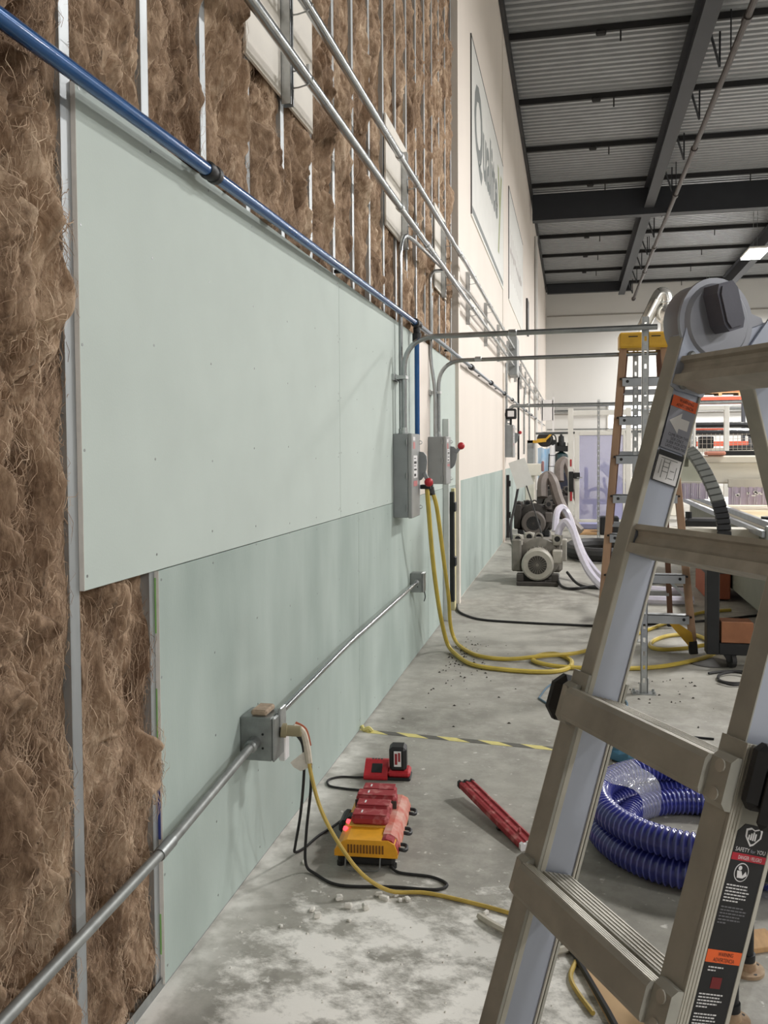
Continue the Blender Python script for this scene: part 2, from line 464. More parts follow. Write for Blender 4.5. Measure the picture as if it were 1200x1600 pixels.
# ---- insulation batts (one per bay)
def insul_material():
    m = bpy.data.materials.new('brown_mineral_wool'); m.use_nodes = True
    nt = m.node_tree; N = nt.nodes; L = nt.links; b = N['Principled BSDF']
    b.inputs['Roughness'].default_value = .95
    b.inputs['Specular IOR Level'].default_value = .1
    b.inputs['Sheen Weight'].default_value = .25; b.inputs['Sheen Roughness'].default_value = .5
    b.inputs['Sheen Tint'].default_value = (.8, .68, .55, 1)
    geo = N.new('ShaderNodeNewGeometry')
    at = N.new('ShaderNodeAttribute'); at.attribute_name = 'tone'
    mp = N.new('ShaderNodeMapping'); mp.inputs['Scale'].default_value = (1, 1, .32)
    wp = N.new('ShaderNodeTexNoise'); wp.inputs['Scale'].default_value = 9; wp.inputs['Detail'].default_value = 3
    L.new(geo.outputs['Position'], wp.inputs['Vector'])
    ad = N.new('ShaderNodeMix'); ad.data_type = 'VECTOR'; ad.inputs['Factor'].default_value = .07
    L.new(geo.outputs['Position'], ad.inputs['A']); L.new(wp.outputs['Color'], ad.inputs['B'])
    L.new(ad.outputs['Result'], mp.inputs['Vector'])
    n1 = N.new('ShaderNodeTexNoise'); n1.inputs['Scale'].default_value = 60; n1.inputs['Detail'].default_value = 7; n1.inputs['Roughness'].default_value = .7
    L.new(mp.outputs['Vector'], n1.inputs['Vector'])
    n2 = N.new('ShaderNodeTexNoise'); n2.inputs['Scale'].default_value = 7; n2.inputs['Detail'].default_value = 4
    L.new(mp.outputs['Vector'], n2.inputs['Vector'])
    def mth(op, x, y):
        n = N.new('ShaderNodeMath'); n.operation = op
        for k, q in enumerate((x, y)):
            if isinstance(q, (int, float)): n.inputs[k].default_value = q
            else: L.new(q, n.inputs[k])
        return n.outputs[0]
    f = mth('ADD', mth('MULTIPLY', n1.outputs['Fac'], .55), mth('MULTIPLY', n2.outputs['Fac'], .45))
    f = mth('ADD', f, mth('MULTIPLY', at.outputs['Fac'], .16))
    rp = N.new('ShaderNodeValToRGB'); rp.color_ramp.elements[0].position = .36; rp.color_ramp.elements[1].position = .72
    rp.color_ramp.elements[0].color = C(106, 84, 67); rp.color_ramp.elements[1].color = C(226, 203, 177)
    e = rp.color_ramp.elements.new(.54); e.color = C(170, 144, 120)
    L.new(f, rp.inputs['Fac']); L.new(rp.outputs['Color'], b.inputs['Base Color'])
    bp = N.new('ShaderNodeBump'); bp.inputs['Strength'].default_value = .55; bp.inputs['Distance'].default_value = .012
    L.new(n1.outputs['Fac'], bp.inputs['Height']); L.new(bp.outputs['Normal'], b.inputs['Normal'])
    return m
M_WOOL = insul_material()
BOARDS = ((3.085, 3.93, 3.0, 3.72), (5.56, 6.32, 3.0, 3.70), (7.62, 8.32, 2.98, 3.70))
def batt(y0, y1, z0, z1, res, amp, bulge, seed, nf=0, eramp=.05):
    ny = max(6, int((y1-y0)/res)); nz = max(6, int((z1-z0)/(res*1.25)))
    yy, zz = np.meshgrid(np.linspace(y0, y1, ny), np.linspace(z0, z1, nz))
    wy = fbm(yy*5+seed, zz*2.2, 3, 11)*.09; wz = fbm(yy*4, zz*2.0+seed, 3, 23)*.16
    Yw, Zw = yy+wy, zz+wz
    w1 = np.abs(perlin(Yw*5.2+seed*.31, Zw*2.1, 3)); w2 = np.abs(perlin(Yw*12, Zw*4.6+seed, 31)); w3 = np.abs(perlin(Yw*27, Zw*9.5, 33)); w4 = np.abs(perlin(Yw*60, Zw*17, 35))
    puff = 1.5*(w1+.62*w2+.36*w3+.17*w4)                      # rounded tufts with sharp creases
    fib = fbm(Yw*85, Zw*15, 3, 41)
    edge = np.clip(np.minimum((yy-y0)/min(eramp, .06), (y1-yy)/eramp), 0, 1); edge = edge*edge*(3-2*edge)
    holes = np.clip(fbm(Yw*4.2+3.3, Zw*1.9+seed, 2, 61)-.16, 0, 1)
    d = bulge+amp*(1.9*puff-1.15)+.0045*fib-1.9*amp*holes
    edgen = -.012+amp*(.2 if eramp > .07 else .45)*np.clip(fbm(yy*3+seed, zz*5.5, 3, 71)+.02, -.5, .6)
    d = d*edge+edgen*(1-edge)
    x = np.maximum(-1.172+d, -1.255)
    for b0, b1, c0, c1 in BOARDS:
        x = np.where((yy > b0-.03) & (yy < b1+.03) & (zz > c0-.04) & (zz < c1+.04), np.minimum(x, -1.172), x)
    ys = yy+edge*fbm(Yw*11, Zw*7, 2, 81)*.022; zs = zz+fbm(Yw*9+5, Zw*6, 2, 91)*.035
    ys = np.clip(ys, y0-.012, y1+.012); zs = np.clip(zs, z0, z1)
    tone = fbm(Yw*7+2.2, Zw*2.4, 3, 95)
    surf = np.stack([x, ys, zs], -1)
    # skirts to the back of the cavity
    x = np.pad(x, 1, mode='edge'); ys = np.pad(ys, 1, mode='edge'); zs = np.pad(zs, 1, mode='edge'); tone = np.pad(tone, 1, mode='edge')
    for sl in ((0, slice(None)), (-1, slice(None)), (slice(None), 0), (slice(None), -1)): x[sl] = -1.262
    h, w = x.shape
    co = np.stack([x, ys, np.maximum(zs, .002)], -1).reshape(-1, 3); tone = tone.ravel()
    i = np.arange(h*w).reshape(h, w)
    q = np.stack([i[:-1, :-1], i[:-1, 1:], i[1:, 1:], i[1:, :-1]], -1).reshape(-1, 4)
    if nf:                                                    # loose surface fibres: thin ribbons
        R = np.random.RandomState(seed+100)
        iz = R.randint(2, nz-2, nf); iy = R.randint(2, ny-2, nf); p = surf[iz, iy].copy()
        L = R.uniform(.02, .10, nf); ang = R.normal(0, .42, nf)+fbm(p[:, 1]*6, p[:, 2]*3, 2, 51)*1.6; sg = np.where(R.rand(nf) < .5, -1, 1)
        wd = R.uniform(.0003, .0010, nf); out = R.uniform(-.004, .012, nf); K = 5; vs = []
        for k in range(K):
            t = k/(K-1.); a = ang+t*R.normal(0, .28, nf)
            c = p+np.stack([out*np.sin(np.pi*t)*1.0+.002-.006*(t*(1-t) < .01), np.sin(a)*L*t, np.cos(a)*L*t*sg], -1)
            ww = wd*np.sin(np.pi*(.12+.76*t)); off = np.stack([ww*.3, ww*np.cos(a), -ww*np.sin(a)*sg], -1)
            vs.append(np.stack([c-off, c+off], 1))
        fv = np.stack(vs, 1).reshape(-1, 3); fv[:, 1] = np.clip(fv[:, 1], y0-.014, y1+.014); fv[:, 2] = np.clip(fv[:, 2], z0+.002, z1)
        base = len(co)+np.arange(nf)*K*2
        fq = np.concatenate([np.stack([base+2*k, base+2*k+1, base+2*k+3, base+2*k+2], -1) for k in range(K-1)])
        co = np.concatenate([co, fv]); q = np.concatenate([q, fq]); tone = np.concatenate([tone, np.repeat(R.uniform(-.6, .8, nf), K*2)])
    me = bpy.data.meshes.new('insulation_batt')
    me.vertices.add(len(co)); me.vertices.foreach_set('co', (co-np.array(wl_o)).astype(np.float32).ravel())
    me.loops.add(q.size); me.loops.foreach_set('vertex_index', q.astype(np.int32).ravel())
    me.polygons.add(len(q)); me.polygons.foreach_set('loop_start', (np.arange(len(q))*4).astype(np.int32))
    me.polygons.foreach_set('loop_total', np.full(len(q), 4, np.int32))
    me.update(calc_edges=True)
    at = me.attributes.new('tone', 'FLOAT', 'POINT'); at.data.foreach_set('value', tone.astype(np.float32))
    me.shade_smooth(); me.materials.append(M_WOOL)
    ob = bpy.data.objects.new('insulation_batt', me); COL.objects.link(ob); ob.parent = wall
    return ob
for k in range(len(studs_y)-1):
    a, c = studs_y[k]+.008, studs_y[k+1]-.010
    mid = (a+c)/2
    ztop = min(6.68, 1.9+.62*mid+.9)
    if mid < 1.0: batt(a, c, 0, ztop, .011, .05, .02, k)
    elif mid < 1.93: batt(a, c, 0, ztop, .0040, .088, .010, k, 12000, .17)
    elif mid < 2.33:
        batt(a+.03, c, 0, 1.222, .0042, .064, -.014, k, 5000, .06); batt(a, c, 2.442, ztop, .0055, .062, -.002, k+40, 2500, .06)
    else:
        near = mid < 4.5
        batt(a, c, 2.442, ztop, .0065 if near else .009, .056 if near else .040, -.006 if near else -.010, k, 2800 if near else 2200, .045)

# ---- gypsum boards
def board(name, y0, y1, z0, z1, m, x1=XW, th=.0127, parent=wall):
    return MB().box((x1-th, y0, z0), (x1, y1, z1), .0012).build(name, m, parent, smooth=0)
g = .0022
lowers = [(2.336, 4.766), (4.770, 7.200), (7.204, 8.97)]
uppers = [(1.943, 4.380), (4.384, 6.660), (7.330, 8.98)]
def screws(bd, y0, y1, z0, z1, k):
    mb = MB(); rr = random.Random(k)
    ys = [s for s in studs_y if y0+.02 < s < y1-.02]+[y0+.014, y1-.014]
    for y in ys:
        for z in np.linspace(z0+.05, z1-.03, 5):
            yy, zz = y+rr.uniform(-.006, .006), z+rr.uniform(-.03, .03)
            mb.cyl((XW-.001, yy, zz), (XW+.0006, yy, zz), .0042, 6)
    o = mb.build('screw_heads', M_GALVD, bd, smooth=0); o['kind'] = 'stuff'
for k, (a, c) in enumerate(lowers):
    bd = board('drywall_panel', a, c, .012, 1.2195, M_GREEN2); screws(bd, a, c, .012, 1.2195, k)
    if k == 0:
        mb = MB().box((XW-.0130, a-.0012, .012), (XW+.0003, a, 1.2195)); mb.build('paper_edge', M_PAPER, bd, smooth=0)
        mb = MB().box((XW-.0128, a-.0016, 1.04), (XW-.008, a-.0011, 1.2)).box((XW-.0128, a-.0016, .10), (XW-.008, a-.0011, .22))
        mb.box((XW-.0128, a-.0016, .70), (XW-.009, a-.0011, .88))
        mb.build('edge_tape', mat('green_tape', C(140, 190, 110), .6), bd, smooth=0)
        MB().box((XW-.0128, a-.0017, .44), (XW-.005, a-.0012, .60)).build('edge_tape', mat('blue_tape', C(60, 70, 140), .6), bd, smooth=0)
for k, (a, c) in enumerate(uppers):
    bd = board('drywall_panel', a, c, 1.2225, 2.440, M_GREEN); screws(bd, a, c, 1.2225, 2.44, 10+k)
    if k == 0:
        MB().box((XW-.0130, a-.0012, 1.2225), (XW+.0003, a, 2.44)).build('paper_edge', M_PAPER, bd, smooth=0)
board('painted_strip', 6.664, 7.326, 1.2225, 2.44, M_CREAM)
# boards fixed on the upper wall behind the conduit brackets
for y0, y1, z0, z1 in BOARDS:
    board('backer_board', y0, y1, z0, z1, M_WHITEB, x1=XW+.004)
# painted wall beyond the opening
board('painted_panel', 9.10, 15.30, 0, ZR-.02, M_CREAM, th=.115)
board('painted_panel', 15.42, 28.4, 0, ZR-.02, M_CREAM, th=.115)
board('painted_panel', 28.44, YB, 0, ZR-.02, M_CREAM, th=.115)
board('painted_post', 8.98, 9.10, 0, 6.72, M_CREAM, x1=XW+.035, th=.12)
board('painted_post', 15.30, 15.42, 0, 2.9, M_CREAM, x1=XW+.03, th=.12)
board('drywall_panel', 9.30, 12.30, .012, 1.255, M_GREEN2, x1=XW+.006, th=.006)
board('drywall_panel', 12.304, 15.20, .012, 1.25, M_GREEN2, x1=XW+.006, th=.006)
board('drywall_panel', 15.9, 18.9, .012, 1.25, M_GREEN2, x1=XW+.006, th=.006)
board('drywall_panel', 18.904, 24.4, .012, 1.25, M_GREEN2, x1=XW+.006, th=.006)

# ---- other walls
wb = MB().box((-1.6, YB, 0), (20.2, YB+.2, ZR)).build('wall_back', M_WHITEP, smooth=0); struct(wb, 'pale grey end wall far behind the machines', 'wall')
MB().box((-1.1, YB-.02, 7.62), (20, YB, 7.68)).build('panel_seam', mat('seam_grey', C(150, 146, 140), .8), wb, smooth=0)
MB().box((-1.1, YB-.03, 3.2), (20, YB, 3.26)).build('panel_seam', mat('seam_grey', C(150, 146, 140), .8), wb, smooth=0)
wr = MB().box((20, -9.2, 0), (20.2, YB+.2, ZR)).build('wall_right', M_WHITEP, smooth=0); struct(wr, 'pale far side wall outside the view', 'wall')
wf = MB().box((-1.6, -9.2, 0), (20.2, -9.0, ZR)).build('wall_front', M_WHITEP, smooth=0); struct(wf, 'pale wall behind the viewpoint', 'wall')
def window(n, x0, x1, z0, z1, label):
    w = MB().box((x0-.06, YB-.06, z0-.06), (x0, YB, z1+.06)).box((x1, YB-.06, z0-.06), (x1+.06, YB, z1+.06)).box((x0, YB-.06, z1), (x1, YB, z1+.06)).box((x0, YB-.06, z0-.06), (x1, YB, z0)).build('window_%d' % n, M_WHITE, smooth=0)
    struct(w, label, 'window')
    MB().box((x0, YB-.03, z0), (x1, YB-.01, z1)).build('pane', M_SKYP, w, smooth=0)
window(1, 1.62, 3.0, 2.55, 3.62, 'low bright window in the end wall above the grey frame')
window(2, 4.9, 7.1, 5.15, 6.75, 'high bright window in the end wall behind the ladder hinge')

# ---- roof deck: one folded sheet, ribs across the building
def deck():
    p = .205; prof = []
    y = -9.2
    while y < YB+.2:
        prof += [(y, 0), (y+.085, 0), (y+.110, .065), (y+.18, .065)]; y += p
    v = []; f = []
    for x in (-1.6, 20.2):
        for yy, z in prof: v.append((x, yy, ZR+z))
    n = len(prof)
    for i in range(n-1): f.append((i, n+i, n+i+1, i+1))
    k = len(v); v += [(-1.6, -9.2, ZR+.12), (20.2, -9.2, ZR+.12), (20.2, YB+.2, ZR+.12), (-1.6, YB+.2, ZR+.12)]
    f.append((k, k+1, k+2, k+3))
    return mesh_obj('ceiling', v, f, M_DECK, None, True, 0, False)
ceil = deck(); struct(ceil, 'ribbed grey steel roof deck', 'ceiling')
co_ = Vector(ceil.location)
purl = None
pm = MB().box((-1.12, -.035, -.115), (19.9, .035, -.002))
hm = MB().box((-.014, -.01, -.30), (.014, .01, -.11))
km = MB().lathe((-.10, 0, -.12), (1, 0, 0), [(0, .03), (.02, .06), (.16, .06), (.18, .03)], 8)
first = None
for k in range(-2, 12):
    y = 10.15+3.0*k
    if y > YB-.4: break
    po = mesh_obj('purlin', pm.v, pm.f, M_PURL, ceil, False, 0) if purl is None else copy_part(purl, ceil)
    po.location = V(0, y, ZR)-co_
    if purl is None:
        purl = po
        hg = mesh_obj('hanger_clip', hm.v, hm.f, M_PURL, po, False, 0); kn = mesh_obj('splice', km.v, km.f, M_PURL, po, False, 0)
        first = (hg, kn)
    else:
        hg = copy_part(first[0], po); kn = copy_part(first[1], po)
    hg.location = (.78+.02*k, 0, 0); kn.location = (.50, 0, 0)
    for xx in (4.6, 8.2): h2 = copy_part(first[0], po); h2.location = (xx, 0, 0)
MB().box((-1.15, -9, ZR-.22), (-1.09, YB, ZR-.01)).build('edge_angle', M_PURL, ceil, smooth=0)
def ibeam_y(name, x, z0, z1, w, y0, y1):
    mb = MB(); t = .03
    mb.box((x-w/2, y0, z0), (x+w/2, y1, z0+t)); mb.box((x-w/2, y0, z1-t), (x+w/2, y1, z1)); mb.box((x-.02, y0, z0+t), (x+.02, y1, z1-t))
    return mb.build(name, M_STEELD, ceil, smooth=0)
for y in (-2.1, 25.9):
    mb = MB(); mb.box((-1.1, y-.16, 8.10), (19.9, y+.16, 8.14)).box((-1.1, y-.16, 8.78), (19.9, y+.16, 8.82)).box((-1.1, y-.03, 8.14), (19.9, y+.03, 8.78))
    mb.box((-1.1, y-.165, 8.14), (19.9, y-.155, 8.80))
    mb.build('girder', M_STEELD, ceil, smooth=0)
for x in (2.08, 6.3, 10.6, 14.9):
    ibeam_y('roof_beam', x, 8.26, 8.83, .26, -8.8, 25.7); ibeam_y('roof_beam', x, 8.26, 8.83, .26, 26.1, 39.6)
mb = MB().box((-1.05, 39.5, 8.42), (2.5, 39.75, 8.80)); mb.build('end_beam', M_STEELD, ceil, smooth=0)
# bracing web between beam and pipe
mb = MB()
for k in range(14):
    y = 6+2.5*k
    mb.bar((2.22, y, 8.78), (2.50, y+.5, 8.20), .035, .035); mb.bar((2.50, y+.5, 8.20), (2.50, y+.5, 8.8), .03, .03)
mb.build('brace_webs', M_STEELD, ceil, smooth=0)
# ================================================================== ROOF THINGS
LAMPS = [(5.4, 9.1), (5.4, 18.9), (5.4, 28.7), (5.4, 38.2), (12.0, 9.1), (12.0, 18.9), (12.0, 28.7), (12.0, 38.2), (12.0, -.7), (9.0, -7.0)]
def lamp(x, y, first=None):
    near = 'with its glow seen beside the ladder hinge' if (x, y) == (5.4, 28.7) else None
    t = thing('high_bay_lamp', 'lit white high bay roof lamp whose glow shows beside the ladder hinge' if near else 'lit white high bay lamp hung from the roof outside the view',
              'lamp', (x, y, 7.45), 0, None if near else 'high bay lamps outside the view')
    if first is None:
        mb = MB().box((-.30, -.72, .02), (.30, .72, .10), .02).box((-.10, -.30, .10), (.10, .30, .16), .02); mb.build('housing', M_WHITE, t, False)
        MB().box((-.28, -.70, -.005), (.28, .70, .02), .004).build('diffuser', M_LAMPE, t, False)
        MB().cyl((0, -.3, .16), (0, -.3, 1.52), .006, 6).cyl((0, .3, .16), (0, .3, 1.52), .006, 6).build('hanger', M_GALVD, t, False)
    else:
        for ch in list(first.children):
            if ch.type == 'MESH': copy_part(ch, t)
    li = bpy.data.lights.new('lamp_light', 'AREA'); li.shape = 'RECTANGLE'; li.size = .56; li.size_y = 1.4
    li.energy = LAMP_W; li.color = (1.0, .985, .965)
    lo = bpy.data.objects.new('lamp_light', li); COL.objects.link(lo); lo.parent = t; lo.location = (0, 0, -.02)
    return t
l0 = lamp(*LAMPS[0])
for p in LAMPS[1:]: lamp(*p, first=l0)
t = thing('sprinkler_pipe', 'long rusty brown pipe running under the roof beside the dark beam', 'pipe', (2.6, 20, 8.1))
MB().cyl((2.60, -8, 8.12), (2.60, 39.9, 8.12), .055, 10).build('pipe_run', M_RUSTPIPE, t)
for y in (14.5, 20.5, 24, 30, 34): MB().cyl((2.60, y, 8.12), (2.60, y+.18, 8.12), .075, 10).build('coupling', M_RUSTPIPE, t)
MB().cyl((2.60, 39.8, 8.12), (2.60, 40.0, 8.12), .085, 10).build('end_cap', M_RUSTPIPE, t)
for y in (8, 16, 24, 32): MB().cyl((2.6, y, 8.15), (2.6, y, ZR-.02), .012, 6).build('hanger', M_STEELD, t)
t = thing('exhaust_duct', 'shiny silver exhaust duct with elbow high on the far right', 'duct', (2.9, 30, 0))
MB().tube(spline([(3.0, 30, 0), (3.0, 30, 5.35), (3.0, 30, 5.9)], 4), .20, 16).build('riser', M_DUCT, t)
MB().sphere((3.0, 30, 5.95), .36, 18, 12).build('fan_bulb', M_DUCT, t)
MB().tube(spline([(3.0, 30, 6.15), (3.0, 30, 6.35), (2.95, 30, 6.58), (2.80, 30, 6.62), (2.66, 30, 6.40), (2.5, 30, 6.05), (2.26, 30, 5.55)], 6), .2, 16).build('elbow', M_DUCT, t)
MB().cyl((2.66, 29.78, 6.40), (2.1, 29.78, 5.3), .05, 8).build('branch_pipe', M_WHITE, t)
for z in (6.12, 6.30): MB().cyl((3.0, 30, z), (3.0, 30, z+.04), .225, 16).build('clamp_band', M_GALV, t)

# ================================================================== WALL SERVICES
# ---- compressed-air pipe
t = thing('air_pipe', 'glossy blue compressed-air pipe sloping along the wall above the green boards', 'pipe', (-1.10, 3, 2.4))
def zair(y): return 2.388+.0155*y if y < 6.4 else 2.487+.005*(y-6.4)
MB().tube([(-1.10, -.4, zair(-.4)), (-1.10, 2.60, zair(2.6))], .0200, 12).build('pipe_run', M_BLUE, t)
MB().tube([(-1.10, 2.66, zair(2.66)), (-1.10, 6.30, zair(6.3))], .0195, 12).build('pipe_run', M_BLUE, t)
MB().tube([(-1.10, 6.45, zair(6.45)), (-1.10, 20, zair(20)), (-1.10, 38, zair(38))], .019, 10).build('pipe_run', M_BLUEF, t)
MB().lathe((-1.10, 2.585, zair(2.585)), (0, 1, .0155), [(0, .022), (.01, .028), (.03, .028), (.035, .024), (.05, .024), (.055, .028), (.08, .028), (.085, .022)], 14).build('coupling', M_BLACK, t)
MB().lathe((-1.10, 6.30, zair(6.3)), (0, 1, 0), [(0, .022), (.01, .032), (.05, .032), (.06, .026), (.10, .026), (.11, .032), (.15, .032), (.16, .022)], 14).lathe((-1.10, 6.38, 2.46), (0, 0, -1), [(0, .026), (.04, .026), (.045, .033), (.10, .033), (.11, .022)], 14).build('tee', M_BLACK, t)
MB().cyl((-1.10, 6.38, 2.36), (-1.10, 6.38, 1.25), .0185, 12).build('drop_run', M_BLUE, t)
for y in (9.9, 12.4, 14.9, 16.9, 19.4, 22, 25, 28): MB().lathe((-1.10, y, zair(y)), (0, 1, 0), [(0, .024), (.01, .034), (.14, .034), (.15, .024)], 10).build('coupling', M_BLACKM, t)
for y in (1.2, 4.3, 8.2, 11.2, 13.7, 18): MB().box((XW, y-.012, zair(y)-.008), (-1.10, y+.012, zair(y)+.008)).build('wall_clip', M_BLACK, t, smooth=0)

# ---- conduit rack
def zu(y): return 3.355+.018*(y-3.4) if y < 9 else 3.456+.001*(y-9)
def zl(y): return 3.065+.006*(y-3.4)
def rack_line(name, label, fz, x, r, y0, y1, fits):
    t = thing(name, label, 'conduit', (x, y0, fz(y0)))
    ys = [y0]+[q for q in (9, 16.6, 28) if y0 < q < y1]+[y1]
    MB().tube([(x, y, fz(y)) for y in ys], r, 12).build('conduit_run', M_CONDUIT, t)
    for y in fits: MB().lathe((x, y, fz(y)), (0, 1, 0), [(0, r+.001), (.004, r+.005), (.05, r+.005), (.054, r+.001)], 12).build('coupling', M_GALV, t)
    return t
rack_line('conduit', 'upper galvanised conduit of the rack high on the wall', zu, -1.045, .0215, .8, 40.9, (5.45, 8.5, 11.5, 14.6, 20))
rack_line('conduit', 'lower galvanised conduit of the rack high on the wall', zl, -1.045, .0215, .8, 40.9, (5.45, 6.5, 9.5, 12.5, 22))
t = thing('conduit', 'thin conduit bending down from the rack to the larger switch box', 'conduit', (-1.10, 5.85, 1.7))
MB().tube(arc_path([(-1.118, 5.85, 1.68), (-1.118, 5.85, 2.6), (-1.118, 5.85, 3.035), (-1.06, 6.25, 3.02), (-1.05, 9.3, 3.20), (-1.05, 16.6, 3.30)], .28, 8), .0145, 10).build('conduit_run', M_CONDUIT, t)
MB().lathe((-1.118, 5.85, 1.672), (0, 0, 1), [(0, .024), (.012, .024), (.014, .018), (.04, .018)], 10).build('fitting', M_GALV, t)
for z in (2.05,):
    MB().box((XW, 5.77, z-.02), (XW+.022, 5.93, z+.02)).box((XW+.02, 5.80, z-.012), (-1.098, 5.90, z+.012)).build('strap', M_GALV, t, smooth=0)
bi = [-1]
ORD = ['first', 'second', 'third', 'fourth', 'fifth', 'sixth', 'seventh', 'eighth', 'ninth', 'tenth', 'eleventh', 'twelfth', 'thirteenth', 'fourteenth', 'fifteenth']
def bracket(y, z0, z1):
    if y > 9: bi[0] += 1
    lab = {3.5: 'strut bracket on the white board nearest the viewer', 6.1: 'strut bracket on the second white board above the switch box', 8.0: 'strut bracket on the third, farthest white board'}.get(y, '%s strut bracket on the cream wall, counting away from the insulation' % ORD[bi[0]])
    t = thing('strut_bracket', lab, 'bracket', (-1.13, y, z0), 0, None if y < 9 else 'strut brackets on the cream wall')
    x0 = XW+(.004 if y < 9 else 0)
    mb = MB().box((x0, y-.0205, z0), (x0+.002, y+.0205, z1)).box((x0, y-.0205, z0), (x0+.041, y-.0185, z1)).box((x0, y+.0185, z0), (x0+.041, y+.0205, z1))
    mb.box((x0+.039, y-.0205, z0), (x0+.041, y-.011, z1)).box((x0+.039, y+.011, z0), (x0+.041, y+.0205, z1))
    mb.build('channel', M_GALV, t, smooth=0)
    for fz in (zu, zl):
        z = fz(y); mb = MB()
        mb.tube([(-1.112, y, z+.034), (-1.085, y, z+.033), (-1.045, y, z+.0245), (-1.0205, y, z), (-1.045, y, z-.0245), (-1.085, y, z-.033), (-1.112, y, z-.034)], .0035, 5)
        mb.box((-1.05, y-.006, z+.022), (-1.038, y+.006, z+.055)); mb.build('pipe_clamp', M_GALV, t, smooth=0)
for y, a, c in ((3.5, 2.965, 3.62), (6.1, 2.96, 3.62), (8.0, 2.95, 3.62)): bracket(y, a, c)
y = 9.95
while y < 40: bracket(y, 2.98, 3.56); y += 2.1 if y < 24 else 3.2
t = thing('pull_box', 'grey pull box in the conduit rack on the cream wall', 'electrical box', (-1.05, 16.9, 3.0))
MB().box((XW, 16.65, 2.98), (-1.0, 17.35, 3.70), .006).build('body', M_ENCL, t); MB().box((-1.0, 16.66, 2.99), (-.992, 17.34, 3.69), .003).build('cover', M_ENCLF, t)

# ---- switch boxes
def switch_box(label, y0, y1, x1, z0, z1, hz, hdir, big):
    t = thing('disconnect_switch', label, 'switch box', (XW, y0, z0))
    xc = x1-.028
    MB().box((XW, y0, z0), (xc, y1, z1), .004).build('body', M_ENCL, t)
    cv = MB().box((xc, y0-.002, z0-.003), (x1, y1+.002, z1+.002), .005).build('cover', M_ENCLF, t)
    mb = MB()
    for z in (z0+.12*(z1-z0), z0+.5*(z1-z0), z0+.9*(z1-z0)): mb.cyl((xc-.006, y0-.006, z-.02), (xc-.006, y0-.006, z+.02), .006, 8)
    mb.build('hinge', M_GALVD, t)
    MB().box((x1, y0+.035*1.2, z1-.045), (x1+.001, y0+.12, z1-.02)).build('white_sticker', M_LABELW, cv, smooth=0)
    zz = z0+.47*(z1-z0)
    lb = MB().box((x1, y0+.06, zz), (x1+.0012, y0+.20, zz+.27*(z1-z0))).build('warning_label', M_LABELW, cv, smooth=0)
    mb = MB()
    for i, (a, c) in enumerate(((.02, .05), (.09, .11), (.14, .15), (.17, .20), (.23, .24))): mb.box((x1+.0012, y0+.075, zz+a*(z1-z0)), (x1+.0016, y0+.15+.02*(i % 2), zz+c*(z1-z0)))
    mb.build('print', M_BLACK, lb, smooth=0)
    MB().box((x1, y0+.06, zz-.10*(z1-z0)), (x1+.0012, y0+.20, zz-.02)).box((x1, y0+.05, z1-.10), (x1+.0012, y0+.12, z1-.055)).build('red_print', mat('faded_red_print', C(190, 120, 120), .5), cv, smooth=0)
    for z in (z0+.1*(z1-z0), z0+.9*(z1-z0)): MB().tube(spline([(x1, y1-.02, z+.012), (x1+.016, y1-.015, z+.008), (x1+.016, y1-.015, z-.008), (x1, y1-.02, z-.012)], 3), .0025, 5).build('catch', M_GALV, t)
    # operating handle: round guard plate on the far side with lever and red ball
    yh = y1-.02; zc = hz
    prof = [(0, .10), (.03, .095), (.05, .07), (.055, .03), (.05, -.02), (.035, -.07), (.015, -.095), (0, -.10)]
    MB().prism([(a*1.0, b*(1.0 if big else .95)) for a, b in prof], lambda u, v, q: V(x1+u, yh+q, zc+v), -.012, .006).build('handle_guard', M_ENCL, t)
    hd = Vector(hdir)
    p0 = V(x1+.014, yh-.01, zc)+hd*.05; p1 = p0+hd*.062
    MB().bar(p0, p1, .028, .022, .004, up=(0, 1, 0)).build('lever', M_ENCL, t)
    MB().sphere(p1+hd*.012, .031, 16, 10).build('red_knob', M_RED, t)
    return t
switch_box('larger grey switch box with its red handle pushed down beside the blue drop pipe', 5.75, 6.06, -1.028, 1.122, 1.678, 1.46, (.42, 0, -.9), True)
switch_box('smaller grey switch box with its red handle raised, right of the larger one', 7.21, 7.49, -1.003, 1.293, 1.682, 1.51, (.62, 0, .78), False)
switch_box('distant grey switch box with red handle under the spotlight on the cream wall', 15.45, 15.95, -.985, 1.46, 2.02, 1.80, (.62, 0, .78), False)
t = thing('panel_box', 'small far grey panel box beyond the hanging paper', 'electrical box', (XW, 23.9, 1.1))
MB().box((XW, 23.9, 1.05), (-1.0, 24.5, 1.86), .006).build('body', M_ENCL, t); MB().box((-1.0, 23.91, 1.06), (-.985, 24.49, 1.85), .003).build('cover', M_ENCLF, t)
# conduits that serve the boxes and cross over to the strut posts
def crossing(label, y, z0, xw, ztop, x1, r, bend=.22, n0=0):
    t = thing('conduit', label, 'conduit', (xw, y, z0))
    MB().tube(arc_path([(xw, y, z0), (xw, y, ztop), (x1, y-.02, ztop+.012)], bend, 10), r, 10).build('conduit_run', M_CONDUIT, t)
    MB().lathe((xw, y, z0-.002), (0, 0, 1), [(0, r+.009), (.012, r+.009), (.014, r+.004), (.04, r+.004)], 10).build('fitting', M_GALV, t)
    xx = -.4 if y < 7 else -.78
    MB().lathe((xx, y-.01, ztop+.006), (1, 0, 0), [(0, r+.001), (.004, r+.005), (.05, r+.005), (.054, r+.001)], 10).build('coupling', M_GALV, t)
    z = 2.05
    MB().box((XW, y-.07, z-.02), (XW+.018, y+.07, z+.02)).box((XW+.018, y-.045, z-.012), (xw+.02, y+.045, z+.012), .002).build('strap', M_GALV, t)
    return t
crossing('conduit rising from the larger switch box and crossing overhead to the nearest post', 5.79, 1.68, -1.085, 2.312, .52, .0175)
